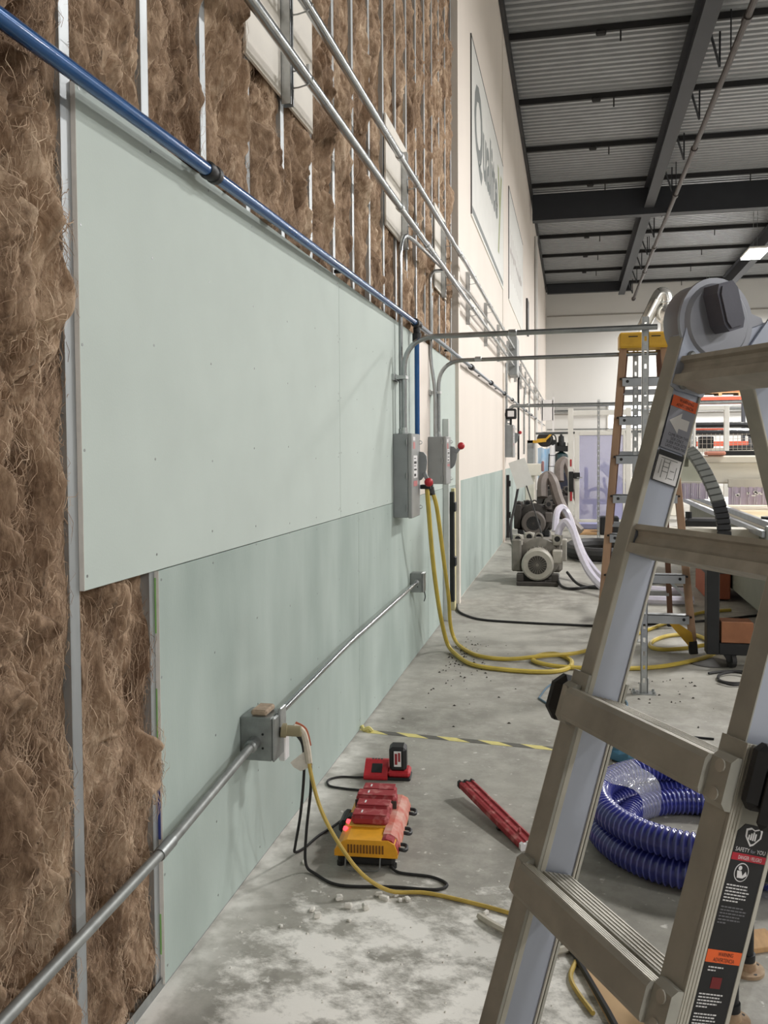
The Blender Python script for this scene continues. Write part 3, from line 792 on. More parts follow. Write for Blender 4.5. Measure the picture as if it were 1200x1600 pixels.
crossing('conduit rising from the smaller switch box and crossing overhead to the second post', 7.34, 1.684, -1.085, 2.312, .66, .0165)
crossing('far conduit crossing from the distant switch box to the third post', 15.75, 2.1, -1.08, 2.36, 4.2, .03, .3)
t = thing('conduit', 'conduit jogging down the insulation to the smaller switch box', 'conduit', (-1.1, 7.28, 1.7))
MB().tube(arc_path([(-1.105, 7.28, 1.684), (-1.105, 7.28, 2.08), (-1.14, 7.27, 2.32), (-1.14, 7.27, 3.04), (-1.05, 7.45, 3.08)], .08, 6), .0145, 10).build('conduit_run', M_CONDUIT, t)
t = thing('conduit', 'far thin conduit dropping from the rack to the distant switch box', 'conduit', (-1.1, 15.5, 2.0))
MB().cyl((-1.11, 15.55, 2.02), (-1.11, 15.55, 3.1), .02, 8).build('conduit_run', M_CONDUIT, t)
for k, (y, z0, z1) in enumerate(((19.2, .9, 3.4), (21.5, 1.5, 3.1), (24.2, 1.86, 3.3))):
    o = MB().tube(arc_path([(-1.115, y, z0), (-1.115, y, z1-.4), (-1.115, y+.3, z1)], .2, 5), .022, 8).build('conduit', M_CONDUITD if k else M_BLACKM)
    tag(o, ('thin dark pipe standing on the far cream wall', 'bent conduit drop left of the far panel box', 'conduit drop ending on top of the far panel box')[k], 'conduit')
# back-wall conduit pair and cross pipes
for z, r, lab in ((3.62, .06, 'thick upper pipe along the end wall'), (3.36, .06, 'thick lower pipe along the end wall'), (2.55, .03, 'thin pipe along the end wall under the thick pair')):
    tag(MB().cyl((-1.1, YB-.15, z), (19, YB-.15, z), r, 8).build('wall_pipe', M_CONDUIT), lab, 'pipe')
tag(MB().cyl((-.9, 23, 2.02), (6.0, 23, 2.06), .03, 8).build('cross_pipe', M_CONDUIT), 'thin pipe crossing behind the pale frame door', 'pipe')

# ---- strut posts
def strut_post(label, x, y, h, face='y', holes=True, pitch=.087, foot=True):
    t = thing('strut_post', label, 'post', (x, y, 0))
    w = .0205; mb = MB(); yf = -.02
    hw = .0075; n = int(h/pitch)
    mb.box((-w, yf, 0), (-hw, yf+.0025, h)).box((hw, yf, 0), (w, yf+.0025, h))
    hl = .030
    for k in range(n+1):
        z0 = k*pitch+hl/2 if k else 0; z1 = min(h, (k+1)*pitch-hl/2) 
        if k == 0: z0 = 0
        mb.box((-hw, yf, z0), (hw, yf+.0025, z1))
    for sx in (-1, 1):
        mb.box((sx*w, yf, 0), (sx*(w-.0025), .0205, h)); mb.box((sx*w, .018, 0), (sx*.011, .0205, h))
    mb.build('channel', M_GALV, t, False, smooth=0)
    if foot:
        MB().box((-.075, -.045, 0), (.075, .045, .006), .001).box((.022, -.02, .006), (.028, .02, .10)).box((-.028, -.02, .006), (-.022, .02, .06)).build('base_plate', M_GALV, t, False, smooth=0)
        for sx in (-1, 1):
            for sy in (-1, 1): MB().cyl((sx*.06, sy*.03, .006), (sx*.06, sy*.03, .02), .008, 6).build('anchor_bolt', M_GALVD, t, False, smooth=0)
    MB().cyl((0, -.035, 2.322), (0, .0, 2.322), .010, 8).box((-.03, -.04, 2.345), (.03, -.0, 2.352)).build('pipe_clamp', M_GALVD, t, False, smooth=0)
    return t
strut_post('nearest slotted strut post standing behind the aluminium ladder', .455, 5.86, 2.40)
strut_post('second slotted strut post behind the brown stepladder', .505, 7.475, 2.42)
strut_post('third, far slotted strut post in front of the lilac panel', .455, 15.8, 2.44)
strut_post('farther slotted strut post beside the pale fence right of the ladder rail', 2.05, 16.2, 2.4)

# ---- low conduit with junction boxes
t = thing('conduit', 'dusty low conduit crossing the insulation from the lower left', 'conduit', (-1.1, 2, .4))
MB().tube([(-1.10, -.3, .36), (-1.10, 1.6, .437), (-1.10, 2.25, .462), (-1.10, 2.93, .528)], .0150, 12).build('conduit_run', M_CONDUITD, t)
MB().lathe((-1.10, 2.90, .525), (0, 1, .06), [(0, .017), (.008, .024), (.05, .024), (.06, .020)], 10).build('fitting', M_GALVD, t)
MB().cyl((-1.10, 2.20, .460), (-1.10, 2.28, .466), .0185, 12).build('coupling', M_GALVD, t)
t = thing('conduit', 'low conduit between the two junction boxes on the green wall', 'conduit', (-1.1, 4.5, .55))
MB().tube([(-1.10, 3.07, .548), (-1.10, 4.3, .592), (-1.10, 6.32, .612)], .0135, 12).build('conduit_run', M_CONDUIT, t)
MB().lathe((-1.10, 3.07, .548), (0, 1, 0), [(0, .021), (.03, .021), (.034, .016)], 10).lathe((-1.10, 6.28, .611), (0, 1, 0), [(0, .016), (.004, .021), (.04, .021)], 10).build('fitting', M_GALVD, t)
def jbox(label, y0, y1, z0, z1, x1):
    t = thing('junction_box', label, 'electrical box', (XW, y0, z0))
    MB().box((XW, y0, z0), (x1-.012, y1, z1), .004).build('body', M_GALVD, t)
    MB().box((x1-.012, y0-.002, z0-.002), (x1, y1+.002, z1+.002), .006).build('cover', M_GALVD, t)
    mb = MB()
    for z in (z0+.3*(z1-z0), z0+.62*(z1-z0)): mb.cyl((x1-.045, y0-.0015, z), (x1-.045, y0+.001, z), .0045, 8)
    mb.build('knockout', M_BLACK, t)
    return t
jb = jbox('grey junction box low on the wall with cords hanging from it', 2.95, 3.075, .462, .618, -1.025)
MB().box((-1.12, 2.965, .618), (-1.06, 3.06, .64), .006).build('lump_of_compound', mat('tan_compound', C(170, 150, 130), .9, var=.2, vscale=60), jb)
MB().lathe((-1.026, 3.02, .555), (1, .3, -.1), [(0, .026), (.02, .026), (.022, .020), (.07, .020), (.075, .016)], 12).build('cord_grip', mat('tan_plastic', C(150, 140, 110), .5), jb)
MB().box((-1.045, 3.05, .43), (-1.02, 3.10, .545), .004).build('hanging_plug', M_LABELW, jb)
MB().box((-1.03, 3.00, .57), (-1.018, 3.06, .64), .003).build('bent_tab', M_GALV, jb)
jb2 = jbox('small grey junction box at the far end of the low conduit', 6.36, 6.46, .53, .672, -1.055)
tag(MB().tube(spline([(-1.06, 6.42, .53), (-1.055, 6.43, .49), (-1.06, 6.41, .46)], 4), .004, 5).build('wire_tail', M_BLACKR), 'short wire tail hanging under the small far junction box', 'wire')

# ---- cords from the near junction box
def cord(name, label, pts, r, m, cat='cord', n=8):
    o = MB().tube(spline(pts, n), r, 7).build(name, m); return tag(o, label, cat)
cord('power_cord', 'left black cord hanging from the junction box to the yellow charger',
     [(-.985, 3.035, .55), (-.955, 3.05, .50), (-.955, 3.07, .40), (-.985, 3.12, .22), (-1.03, 3.19, .06), (-1.045, 3.23, .012), (-1.025, 3.28, .006), (-1.0, 3.40, .006), (-.965, 3.50, .006), (-.93, 3.56, .02)], .0055, M_BLACKR)
cord('power_cord', 'right black cord hanging from the junction box and looping on the dusty floor',
     [(-.98, 3.045, .54), (-.935, 3.06, .46), (-.93, 3.07, .34), (-.955, 3.09, .16), (-.965, 3.11, .03), (-.92, 3.085, .006), (-.81, 3.02, .006), (-.62, 3.045, .006), (-.47, 3.055, .006), (-.435, 3.10, .006), (-.50, 3.145, .006), (-.62, 3.155, .006), (-.66, 3.19, .012)], .0055, M_BLACKR)
cord('extension_cord', 'yellow cord hanging from the junction box and trailing across the floor',
     [(-.985, 3.04, .555), (-.945, 3.055, .51), (-.925, 3.05, .40), (-.88, 3.02, .28), (-.81, 3.00, .17), (-.72, 2.98, .075), (-.62, 2.99, .018), (-.50, 3.02, .008), (-.34, 2.985, .008), (-.19, 2.935, .008), (-.03, 2.86, .008), (.02, 2.74, .008), (.0, 2.6, .008), (.06, 2.45, .008)], .0072, M_YCORD)
o = MB().tube(spline([(-.985, 3.04, .563), (-.955, 3.05, .545), (-.94, 3.055, .49), (-.932, 3.055, .43)], 5), .013, 8).build('taped_wires', mat('pale_tape', C(206, 196, 180), .6, var=.15, vscale=40)); tag(o, 'pale taped bundle of wires at the junction box grip', 'wires')
o = MB().tube(spline([(-.98, 3.05, .575), (-.945, 3.06, .55), (-.93, 3.065, .49)], 5), .006, 6).build('loose_wire', mat('orange_wire', C(170, 84, 50), .6)); tag(o, 'short orange wire over the taped bundle', 'wire')
mb = MB(); vs = [(-.95, 3.05, .47), (-.925, 3.05, .42), (-.985, 3.04, .415), (-.96, 3.045, .40), (-.995, 3.03, .435)]
mb.add(vs, [(0, 1, 3), (0, 3, 2), (0, 2, 4)]); mb.add([(x+.006, y+.012, z) for x, y, z in vs], [(0, 1, 3), (0, 3, 2), (0, 2, 4)])
tag(mb.build('tape_scrap', mat('clear_tape', C(216, 210, 200), .3, var=.1, vscale=40)), 'crumpled clear tape scrap on the hanging cords', 'tape')

# ---- door edge fittings at the opening
t = thing('door_track', 'tall light metal track standing at the wall opening behind the small switch box', 'track', (-1.14, 8.15, 0))
MB().box((XW+.001, 8.06, 0), (-1.10, 8.10, 1.86), .003).box((XW+.001, 8.10, 0), (-1.145, 8.36, 1.86)).build('track', mat('light_metal', C(206, 208, 206), .4, .3), t)
t = thing('hinged_gate_edge', 'narrow black hinged edge strip in the near wall opening', 'gate', (-1.12, 8.6, 0))
MB().box((XW, 8.52, .10), (-1.115, 8.60, 1.17), .003).build('strip', M_BLACK, t)
for z in (.45, .98): MB().box((-1.115, 8.49, z), (-1.095, 8.60, z+.09), .004).build('hinge', M_BLACKM, t)
MB().box((XW, 8.62, 0), (-1.12, 8.72, 1.2), .004).build('jamb_strip', mat('pale_yellow_trim', C(214, 204, 160), .6), t)
t = thing('hinged_gate_edge', 'narrow black hinged edge strip at the far cream post', 'gate', (-1.10, 15.6, 0))
MB().box((-1.12, 15.62, .05), (-1.07, 15.72, 1.15), .003).build('strip', M_BLACK, t)
for z in (.4, .95): MB().box((-1.07, 15.58, z), (-1.045, 15.72, z+.10), .004).build('hinge', M_BLACKM, t)

# ---- signs on the upper wall
def sign(label, y0, y1, z0, z1):
    t = thing('wall_sign', label, 'sign', (XW, y0, z0))
    pn = MB().box((XW, y0, z0), (XW+.012, y1, z1), .003).build('panel', M_SIGN, t)
    w = .018
    for a in ((y0-w, y1+w, z1, z1+w), (y0-w, y1+w, z0-w, z0), (y0-w, y0, z0, z1), (y1, y1+w, z0, z1)):
        MB().box((XW, a[0], a[2]), (XW+.015, a[1], a[3])).build('frame_bar', M_SIGNF if a[2] > z0+1 or a[0] < y0-.001 and a[1] < y0+.1 else M_WHITE, t, smooth=0)
    return t, pn
t, pn = sign('large framed sign reading Qualitey high on the cream wall', 10.45, 15.30, 4.33, 6.38)
fs = lambda y, z: (lambda u, v: V(XW+.0132, y+u, z+v))
text_part('lettering', 'Q', fs(10.75, 4.98), 1.0, 1.12, M_SIGNG, pn, .03)
text_part('lettering', 'ualite', fs(11.80, 5.16), 2.35, .86, M_SIGNG, pn, .03)
text_part('lettering', 'y', fs(14.15, 4.72), .85, 1.35, M_SIGNO, pn, .02)
MB().box((XW+.0122, 10.5, 4.36), (XW+.0136, 15.25, 4.44)).build('stripe', M_SIGNG, pn, smooth=0)
t, pn = sign('second framed sign with faint worn print farther along the cream wall', 16.75, 21.5, 4.4, 6.46)
rr = random.Random(4); mb = MB()
for k in range(9):
    y = 17.0+.46*k; mb.box((XW+.0122, y, 4.9), (XW+.0136, y+.07, 5.75)).box((XW+.0122, y, 5.3+.1*rr.random()), (XW+.0136, y+.34, 5.42+.1*rr.random()))
mb.build('worn_print', M_SIGNL, pn, smooth=0)
tag(MB().box((XW, 23.2, 4.6), (XW+.05, 23.9, 5.5), .01).build('wall_plaque', M_SIGNF), 'small dark plaque beyond the second sign on the cream wall', 'plaque')
tag(MB().cyl((-1.1, 28.45, .0), (-1.1, 28.45, 8.3), .05, 8).build('down_pipe', M_WHITEP), 'pale pipe running up the far cream wall', 'pipe')

# ---- spotlight and paper at the distant switch box
t = thing('work_light', 'black work light clamped above the distant switch box', 'lamp', (-1.08, 15.5, 2.05))
MB().box((-1.12, 15.42, 2.12), (-.93, 15.55, 2.30), .02, Matrix.Rotation(0, 4, 'X')).build('head', M_BLACK, t)
MB().box((-1.08, 15.41, 2.16), (-.97, 15.422, 2.26), .004).build('lens', M_LABELW, t)
MB().cyl((-1.03, 15.5, 2.02), (-1.03, 15.5, 2.13), .02, 8).cyl((XW, 15.48, 2.2), (-1.10, 15.48, 2.2), .03, 8).build('clamp', M_BLACK, t)
o = MB().box((-.15, -.004, -.24), (.15, .004, .24), 0, Matrix.Translation((-.86, 15.55, 1.18)) @ Matrix.Rotation(-.32, 4, 'Y')).build('hung_sheet', M_PAPERW, smooth=0)
tag(o, 'pale sheet hanging tilted below the distant switch box', 'paper')
cord('power_cord', 'black cord curving from the hanging sheet to the wall foot by the first pump', [(-.90, 15.6, 1.0), (-.97, 15.5, .6), (-1.02, 15.3, .3), (-.98, 15.0, .05), (-.86, 14.2, .03), (-.75, 13.0, .02)], .022, M_BLACKR)
cord('power_cord', 'thin dark cord slanting from the hanging sheet down to the pumps', [(-.78, 15.6, 1.0), (-.60, 15.0, .55), (-.45, 14.0, .25), (-.33, 12.6, .10)], .012, M_BLACKR)
# ================================================================== ALUMINIUM MULTI-POSITION LADDER
LA, LB = .542, .301
r_ = V(-math.sin(LA), math.cos(LA), 0); s_ = V(-math.cos(LA), -math.sin(LA), 0); zz_ = V(0, 0, 1)
d_ = s_*math.sin(LB)-zz_*math.cos(LB); n_ = s_*math.cos(LB)+zz_*math.sin(LB)
L0 = V(.174, 1.581, 1.691); LWID = .324; RSP = .295
HP = L0+d_*(-.103)+n_*(-.052)                          # hinge pivot, far side
L0 = L0-n_*.028
d2 = -s_*math.sin(LB)-zz_*math.cos(LB); n2 = -s_*math.cos(LB)+zz_*math.sin(LB)
def fA(a, b, c): return L0+d_*a+n_*b-r_*c               # front section
L0b = HP+n2*.078+d2*.103
def fB(a, b, c): return L0b+d2*a+n2*b-r_*c              # rear section
def lbox(mb, fn, a0, a1, b0, b1, c0, c1, bev=0.0):
    o = fn(0, 0, 0); ea = fn(1, 0, 0)-o; eb = fn(0, 1, 0)-o; ec = fn(0, 0, 1)-o
    M = Matrix(((ea.x, eb.x, ec.x, o.x), (ea.y, eb.y, ec.y, o.y), (ea.z, eb.z, ec.z, o.z), (0, 0, 0, 1)))
    return mb.box((a0, b0, c0), (a1, b1, c1), bev, M)
ZL = lambda fn: fn(0, 0, 0).z/ (fn(0, 0, 0).z-fn(1, 0, 0).z)
AEND = ZL(fA)-.012
lad = thing('multi_position_ladder', 'dusty aluminium multi-position ladder standing open in the right foreground', 'ladder', (.15, 1.35, 0))
def half(fn, front):
    aend = AEND
    for side in (0, 1):                                   # 0 far rail, 1 near rail
        cc = (lambda c: c) if side == 0 else (lambda c: LWID-c)
        # upper (inner) rail: box with lips, seen from inside
        mb = MB(); lbox(mb, fn, -.075, aend-.06, -.033, .033, cc(-.030), cc(-.002), .002)
        ir = mb.build('inner_rail', M_ALUW, lad)
        mb = MB(); lbox(mb, fn, -.06, aend-.06, .0325, .0345, cc(-.034), cc(-.0005)); lbox(mb, fn, -.06, aend-.06, -.0345, -.0325, cc(-.034), cc(-.0005))
        mb.build('flange', M_ALUD, ir, smooth=0)
        mb = MB(); lbox(mb, fn, -.06, aend-.06, .024, .0345, cc(-.002), cc(.0015), .001); lbox(mb, fn, -.06, aend-.06, -.0345, -.030, cc(-.002), cc(.0015), .001)
        mb.build('lip', M_ALUL, ir, smooth=0)
        # lower (outer) rail wraps the inner one
        mb = MB(); lbox(mb, fn, .535, aend, .0355, .0405, cc(-.040), cc(.002)); lbox(mb, fn, .535, aend, -.0405, -.0355, cc(-.040), cc(.002))
        lbox(mb, fn, .535, aend, -.0405, .0405, cc(-.044), cc(-.039))
        orl = mb.build('outer_rail', M_ALUD, lad, smooth=0)
        mb = MB(); lbox(mb, fn, .535, aend, .0225, .0407, cc(-.0455), cc(-.044), .0005); lbox(mb, fn, .535, aend, -.0407, -.034, cc(-.0455), cc(-.044), .0005)
        for q in (.026, .031, .036): lbox(mb, fn, .535, aend, q, q+.0015, cc(-.0465), cc(-.0455))
        mb.build('ribbed_edge', M_ALUL, orl, smooth=0)
        mb = MB(); lbox(mb, fn, aend-.09, aend+.004, -.046, .046, cc(-.050), cc(.004), .006); mb.build('rubber_foot', M_BLACKR, orl)
    # inner rungs: ribbed hollow profile between the rails
    prof = [(-.0235, .030), (-.0150, .0315), (-.0130, .022), (-.006, .0195), (.004, .023), (.0075, .0225), (.0095, .034), (.0255, .036), (.0265, -.028), (.020, -.030), (-.020, -.029), (-.0235, -.024)]
    n = 6
    for k in range(n):
        a0 = RSP*k
        if a0 > aend-.15: break
        mb = MB(); mb.prism(prof, lambda u, v, t: fn(a0+u, v*.92, t), .0012, LWID-.0012); rg = mb.build('rung', M_ALUR, lad, smooth=25)
        mb = MB()
        for q in (-.022, -.012, -.002, .008, .018): lbox(mb, fn, a0-.0247, a0-.0232, q, q+.0035, .004, LWID-.004)
        mb.build('tread_ridges', M_ALUL, rg, smooth=0)
        if k >= 2:                                        # outer rungs riveted over the front of the rails
            mb = MB(); pr = [(-.026, .0425), (-.026, .064), (-.019, .068), (.019, .068), (.026, .064), (.026, .0425)]
            mb.prism(pr, lambda u, v, t: fn(a0+u, v, t), -.010, LWID+.010)
            for c0, c1 in ((-.038, -.010), (LWID+.010, LWID+.045)):
                p2 = [(-.034, .0412), (-.034, .050), (-.026, .058), (.026, .058), (.034, .050), (.034, .0412)]
                mb.prism(p2, lambda u, v, t: fn(a0+u, v, t), c0, c1)
            orr = mb.build('outer_rung', M_ALUD, lad, smooth=25)
            mb = MB()
            for q in (.044, .049, .054, .059): lbox(mb, fn, a0-.0272, a0-.0258, q, q+.0035, -.010, LWID+.010)
            mb.build('tread_ridges', M_ALUL, orr, smooth=0)
            for c in (-.025, LWID+.029):
                for u in (-.018, .018): MB().cyl(fn(a0+u, .057, c), fn(a0+u, .0605, c), .0085, 12).build('rivet', M_ALUR, orr)
half(fA, True); half(fB, False)
# hinges
for side in (0, 1):
    cc = (lambda c: c) if side == 0 else (lambda c: LWID-c)
    ax = (fA(0, 0, cc(1))-fA(0, 0, cc(0))).normalized()    # towards the inside of the ladder
    P = HP if side == 0 else HP-r_*LWID
    hb = MB().lathe(P-ax*.055, ax, [(0, .060), (.004, .070), (.052, .070), (.058, .066), (.064, .060)], 36).build('hinge', M_HINGE, lad)
    MB().lathe(P-ax*.004, ax, [(0, .070), (.0, .076), (.006, .076), (.006, .070)], 36).build('hinge_rim', M_HINGE, hb)
    # locking knob: long octagonal grip
    u1 = (zz_*math.cos(.28)-s_*math.sin(.28)*-1).normalized(); u2 = ax.cross(u1)
    oct_ = [(a*.72, b*.78+.022) for a, b in ((-.020, -.052), (.020, -.052), (.030, -.034), (.030, .034), (.020, .052), (-.020, .052), (-.030, .034), (-.030, -.034))]
    kb = MB().prism(oct_, lambda u, v, t: P+u2*u+u1*v+ax*t, .008, .045).build('lock_knob', M_HINGED, hb, smooth=0)
    oc2 = [(u*.8, .022+(v-.022)*.88) for u, v in oct_]
    MB().prism(oc2, lambda u, v, t: P+u2*u+u1*v+ax*t, .045, .049).build('knob_face', M_HINGED, kb, smooth=0)
    for fn in (fA, fB):
        # shoulder plate from hinge to rail with chamfered top and bolts
        poly = [(-.135, -.045), (-.095, .012), (-.078, .034), (.045, .034), (.052, .020), (.052, -.020), (.018, -.048), (-.03, -.075), (-.09, -.085)]
        mb = MB(); mb.prism([(-.150, -.075), (-.085, .022), (-.02, .030), (.0, -.03), (-.055, -.085), (-.11, -.10)], lambda u, v, t: fn(u, v, t), cc(-.030), cc(-.004)); mb.build('hinge_arm', M_HINGE, hb, smooth=0)
        mb = MB(); mb.prism([(-.082, .0335), (.030, .0335), (.034, .020), (.030, -.034), (-.025, -.050), (-.040, -.030)], lambda u, v, t: fn(u, v, t), cc(.000), cc(.0045)); pl = mb.build('shoulder_plate', M_ALUW, hb, smooth=0)
        for u, v in ((-.030, .010), (-.006, -.030), (.022, .012)): MB().lathe(fn(u, v, cc(.004)), ax, [(0, .0085), (.004, .0085), (.007, .006)], 12).build('bolt', M_GALVD, pl)
# J-locks: black clamps at the head of the outer rails
for side in (0, 1):
    cc = (lambda c: c) if side == 0 else (lambda c: LWID-c)
    mb = MB(); lbox(mb, fA, *((.545, .640, -.046, .016) if side == 0 else (.528, .612, -.046, .041)), cc(-.075), cc(-.0467), .010); lk = mb.build('slide_lock', M_BLACK, lad)
    mb = MB(); lbox(mb, fA, .525, .640, -.072, -.038, cc(-.095), cc(-.060), .012); mb.build('lock_lever', M_BLACKR, lk)
    mb = MB(); lbox(mb, fA, .55, .63, -.010, .054 if side == 0 else .030, cc(-.098 if side == 0 else -.088), cc(-.052 if side == 0 else -.070), .018 if side == 0 else .008); mb.build('lock_grip', M_BLACKR, lk)
# ---- stickers on the far rail (seen from inside)
def sticker(name, m, a0, a1, b0, b1, c=.0018, parent=lad, cut=0.0):
    mb = MB(); poly = [(a0+cut, b0), (a0, b0+cut) if cut else (a0, b0), (a0, b1), (a1, b1), (a1, b0)]
    if not cut: poly = [(a0, b0), (a0, b1), (a1, b1), (a1, b0)]
    mb.prism(poly, lambda u, v, t: fA(u, v, t), c, c+.0006); return mb.build(name, m, parent, smooth=0)
def ltext(body, a, b, w, h, c, m, parent, sgn=1):
    """lettering on a rail face: runs along -b (sgn 1, inside of the far rail), v up the rail"""
    return text_part('lettering', body, lambda u, v: fA(a-v, b-u, c), w, h, m, parent)
c0 = .0026
st = sticker('warning_sticker', M_ORANGE, .042, .061, -.030, .022)
ltext('WARNING', .0505, .008, .030, .0056, c0, M_BLACK, st); ltext('ADVERTENCIA', .0590, .012, .036, .0056, c0, M_BLACK, st)
st2 = sticker('arrow_sticker', M_GREYLAB, .0615, .134, -.030, .022)
arrow = [(.086, .018), (.068, -.004), (.077, -.004), (.077, -.022), (.095, -.022), (.095, -.004), (.104, -.004)]
MB().prism(arrow, lambda u, v, t: fA(u, v, t), c0, c0+.0003).build('arrow', M_LABELW, st2, smooth=0)
for i, tx in enumerate(('CLIMB FROM THIS', 'SIDE ONLY.', 'SUBIR POR ESTE', 'LADO NADA MAS')):
    w = .042 if i != 1 else .028
    ltext(tx, .1105+.0066*i, .013-(.042-w)/2, w, .0050, c0, M_BLACK, st2)
D0 = .138
st3 = sticker('drawing_sticker', M_LABELW, D0, D0+.054, -.030, .022)
for q in ((0, .009, -.030, .022), (.0525, .054, -.030, .022), (.009, .0525, -.030, -.028), (.009, .0525, .0205, .022)):
    sticker('border', M_BLACK, D0+q[0], D0+q[1], q[2], q[3], c=c0, parent=st3)
mb = MB()
for q in ((.014, .046, .006, .007), (.014, .046, -.006, -.0052), (.018, .019, -.006, .006), (.026, .027, -.006, .006), (.034, .035, -.006, .006), (.012, .013, -.02, .014), (.043, .044, -.018, -.008), (.022, .044, -.0215, -.0205), (.016, .040, .012, .0128), (.030, .031, -.018, -.010)):
    lbox(mb, fA, D0+q[0], D0+q[1], q[2], q[3], c0, c0+.0003)
mb.build('line_drawing', M_SIGNG, st3, smooth=0)
# ---- long black safety label on the near outer rail
cn = LWID+.0442
def near_box(name, m, a0, a1, b0, b1, c, parent):
    mb = MB(); lbox(mb, fA, a0, a1, b0, b1, c, c+.0004); return mb.build(name, m, parent, smooth=0)
def ntext(body, a, b, w, h, m, parent):
    return text_part('lettering', body, lambda u, v: fA(a-v, b-u, cn+.0012), w, h, m, parent)
A0 = .634
mb = MB(); mb.prism([(A0+.010, .0215), (A0, .012), (A0, -.0335), (A0+.62, -.0335), (A0+.62, .0215)], lambda u, v, t: fA(u, v, t), cn, cn+.0006)
nl = mb.build('safety_label', M_BLACK, lad, smooth=0)
sh_o = [(.002, -.016), (.0055, -.005), (.003, .001), (.0055, .009), (.015, .008), (.027, -.003), (.025, -.008), (.015, -.018), (.006, -.018)]
def shield(scale, m, k):
    ca, cb = .0135, -.0045
    MB().prism([(A0+ca+(u-ca)*scale, cb+(v-cb)*scale) for u, v in sh_o], lambda u, v, t: fA(u, v, t), cn+.0006+.0003*k, cn+.0008+.0003*k).build('shield_emblem', m, nl, smooth=0)
shield(1.0, M_LABELW, 0); shield(.78, M_BLACK, 1)
mb = MB()
for u0, u1, v in ((.012, .018, .0025), (.010, .0185, -.0010), (.008, .019, -.0045), (.010, .019, -.0080)): lbox(mb, fA, A0+u0, A0+u1, v-.0012, v+.0012, cn+.0012, cn+.0014)
mb.build('emblem_bars', M_LABELW, nl, smooth=0)
ntext('SAFETY', A0+.0345, .0185, .0225, .0052, M_LABELW, nl); ntext('for', A0+.0345, -.006, .008, .0044, M_GREYLAB, nl); ntext('YOU', A0+.0345, -.016, .014, .0052, M_LABELW, nl)
rb = near_box('danger_band', mat('label_red', C(178, 30, 48), .5), A0+.037, A0+.046, -.0335, .0215, cn+.0006, nl)
ntext('DANGER / PELIGRO', A0+.0442, .011, .038, .0048, M_LABELW, nl)
def ring(ca, cb, ra, rb2, c, m, name):
    MB().prism([(A0+ca+ra*math.cos(2*PI*i/24), cb+rb2*math.sin(2*PI*i/24)) for i in range(24)], lambda u, v, t: fA(u, v, t), c, c+.0003).build(name, m, nl, smooth=0)
ring(.0605, .0, .0120, .0115, cn+.0006, M_LABELW, 'manual_symbol'); ring(.0605, .0, .0108, .0102, cn+.0010, M_BLACK, 'manual_symbol')
B0 = A0-.0185
mb = MB(); mb.prism([(B0+.0795+.003*math.cos(2*PI*i/10)-.006, .004+.003*math.sin(2*PI*i/10)) for i in range(10)], lambda u, v, t: fA(u, v, t), cn+.0014, cn+.0017)
mb.prism([(B0+.077, .008), (B0+.077, .001), (B0+.083, -.002), (B0+.077, -.006), (B0+.082, -.009), (B0+.086, -.003), (B0+.086, .006)], lambda u, v, t: fA(u, v, t), cn+.0014, cn+.0017)
mb.build('reader_symbol', M_LABELW, nl, smooth=0)
rr = random.Random(3)
def microtext(a0, rows, m, b0=.018, bw=.042, pitch=.0040, h=.0016):
    mb = MB()
    for i in range(rows):
        b = b0; w = bw*(rr.uniform(.75, 1) if i < rows-1 else rr.uniform(.3, .6)); end = b-w
        while b > end:
            l = rr.uniform(.002, .006); lbox(mb, fA, a0+pitch*i, a0+pitch*i+h, max(b-l, end), b, cn+.0006, cn+.0009); b -= l+.0012
    o = mb.build('fine_print', m, nl, smooth=0); o['kind'] = 'stuff'
microtext(A0+.077, 6, M_LABELW); microtext(A0+.105, 6, mat('grey_print', C(110, 110, 114), .6))
near_box('orange_band', M_ORANGE, A0+.160, A0+.176, -.0335, .0215, cn+.0006, nl)
ntext('WARNING', A0+.1672, .004, .024, .0050, M_BLACK, nl); ntext('ADVERTENCIA', A0+.1745, .010, .034, .0050, M_BLACK, nl)
microtext(A0+.181, 2, M_LABELW, .014, .03); microtext(A0+.215, 5, M_LABELW); microtext(A0+.240, 5, M_LABELW); microtext(A0+.268, 8, M_LABELW); microtext(A0+.31, 12, M_LABELW)
near_box('red_figure', mat('label_dark_red', C(110, 28, 30), .5), A0+.194, A0+.208, -.012, .004, cn+.0006, nl)
# ================================================================== NEAR FLOOR THINGS
# ---- yellow multi-port charger with four red batteries
ch = thing('battery_charger', 'yellow six-bay battery charger coated in red dust on the floor', 'charger', (-.765, 3.385, 0), .07)
MB().box((-.108, -.215, .012), (.108, .225, .052), .012).build('base', M_BLACK, ch, False)
shp = [(-.118, .048), (-.118, .070), (-.088, .104), (-.070, .112), (.085, .112), (.108, .100), (.120, .072), (.120, .048)]
MB().prism(shp, lambda u, v, t: V(u, t, v), -.222, .232).build('shell', M_YEL, ch, False, smooth=20)
MB().prism([(.060, .1125), (.060, .118), (.088, .118), (.112, .104), (.1225, .075), (.1225, .060), (.118, .060)], lambda u, v, t: V(u, t, v), -.17, .215).build('dusty_side', M_PINKD, ch, False, smooth=20)
MB().prism([(.060, .1125), (.075, .119), (.098, .112), (.118, .085), (.1222, .06), (.10, .06)], lambda u, v, t: V(u, t, v), -.215, -.17).build('dusty_corner', M_REDD, ch, False, smooth=20)
for k in range(12):
    x = -.068+.0118*k
    MB().box((x, -.2245, .062), (x+.0065, -.205, .094), .001).build('vent_slot', mat('vent_brown', C(120, 76, 20), .7), ch, False, smooth=0)
MB().box((-.085, -.11, .111), (.07, .195, .117), .004).build('bay_deck', M_YELD, ch, False)
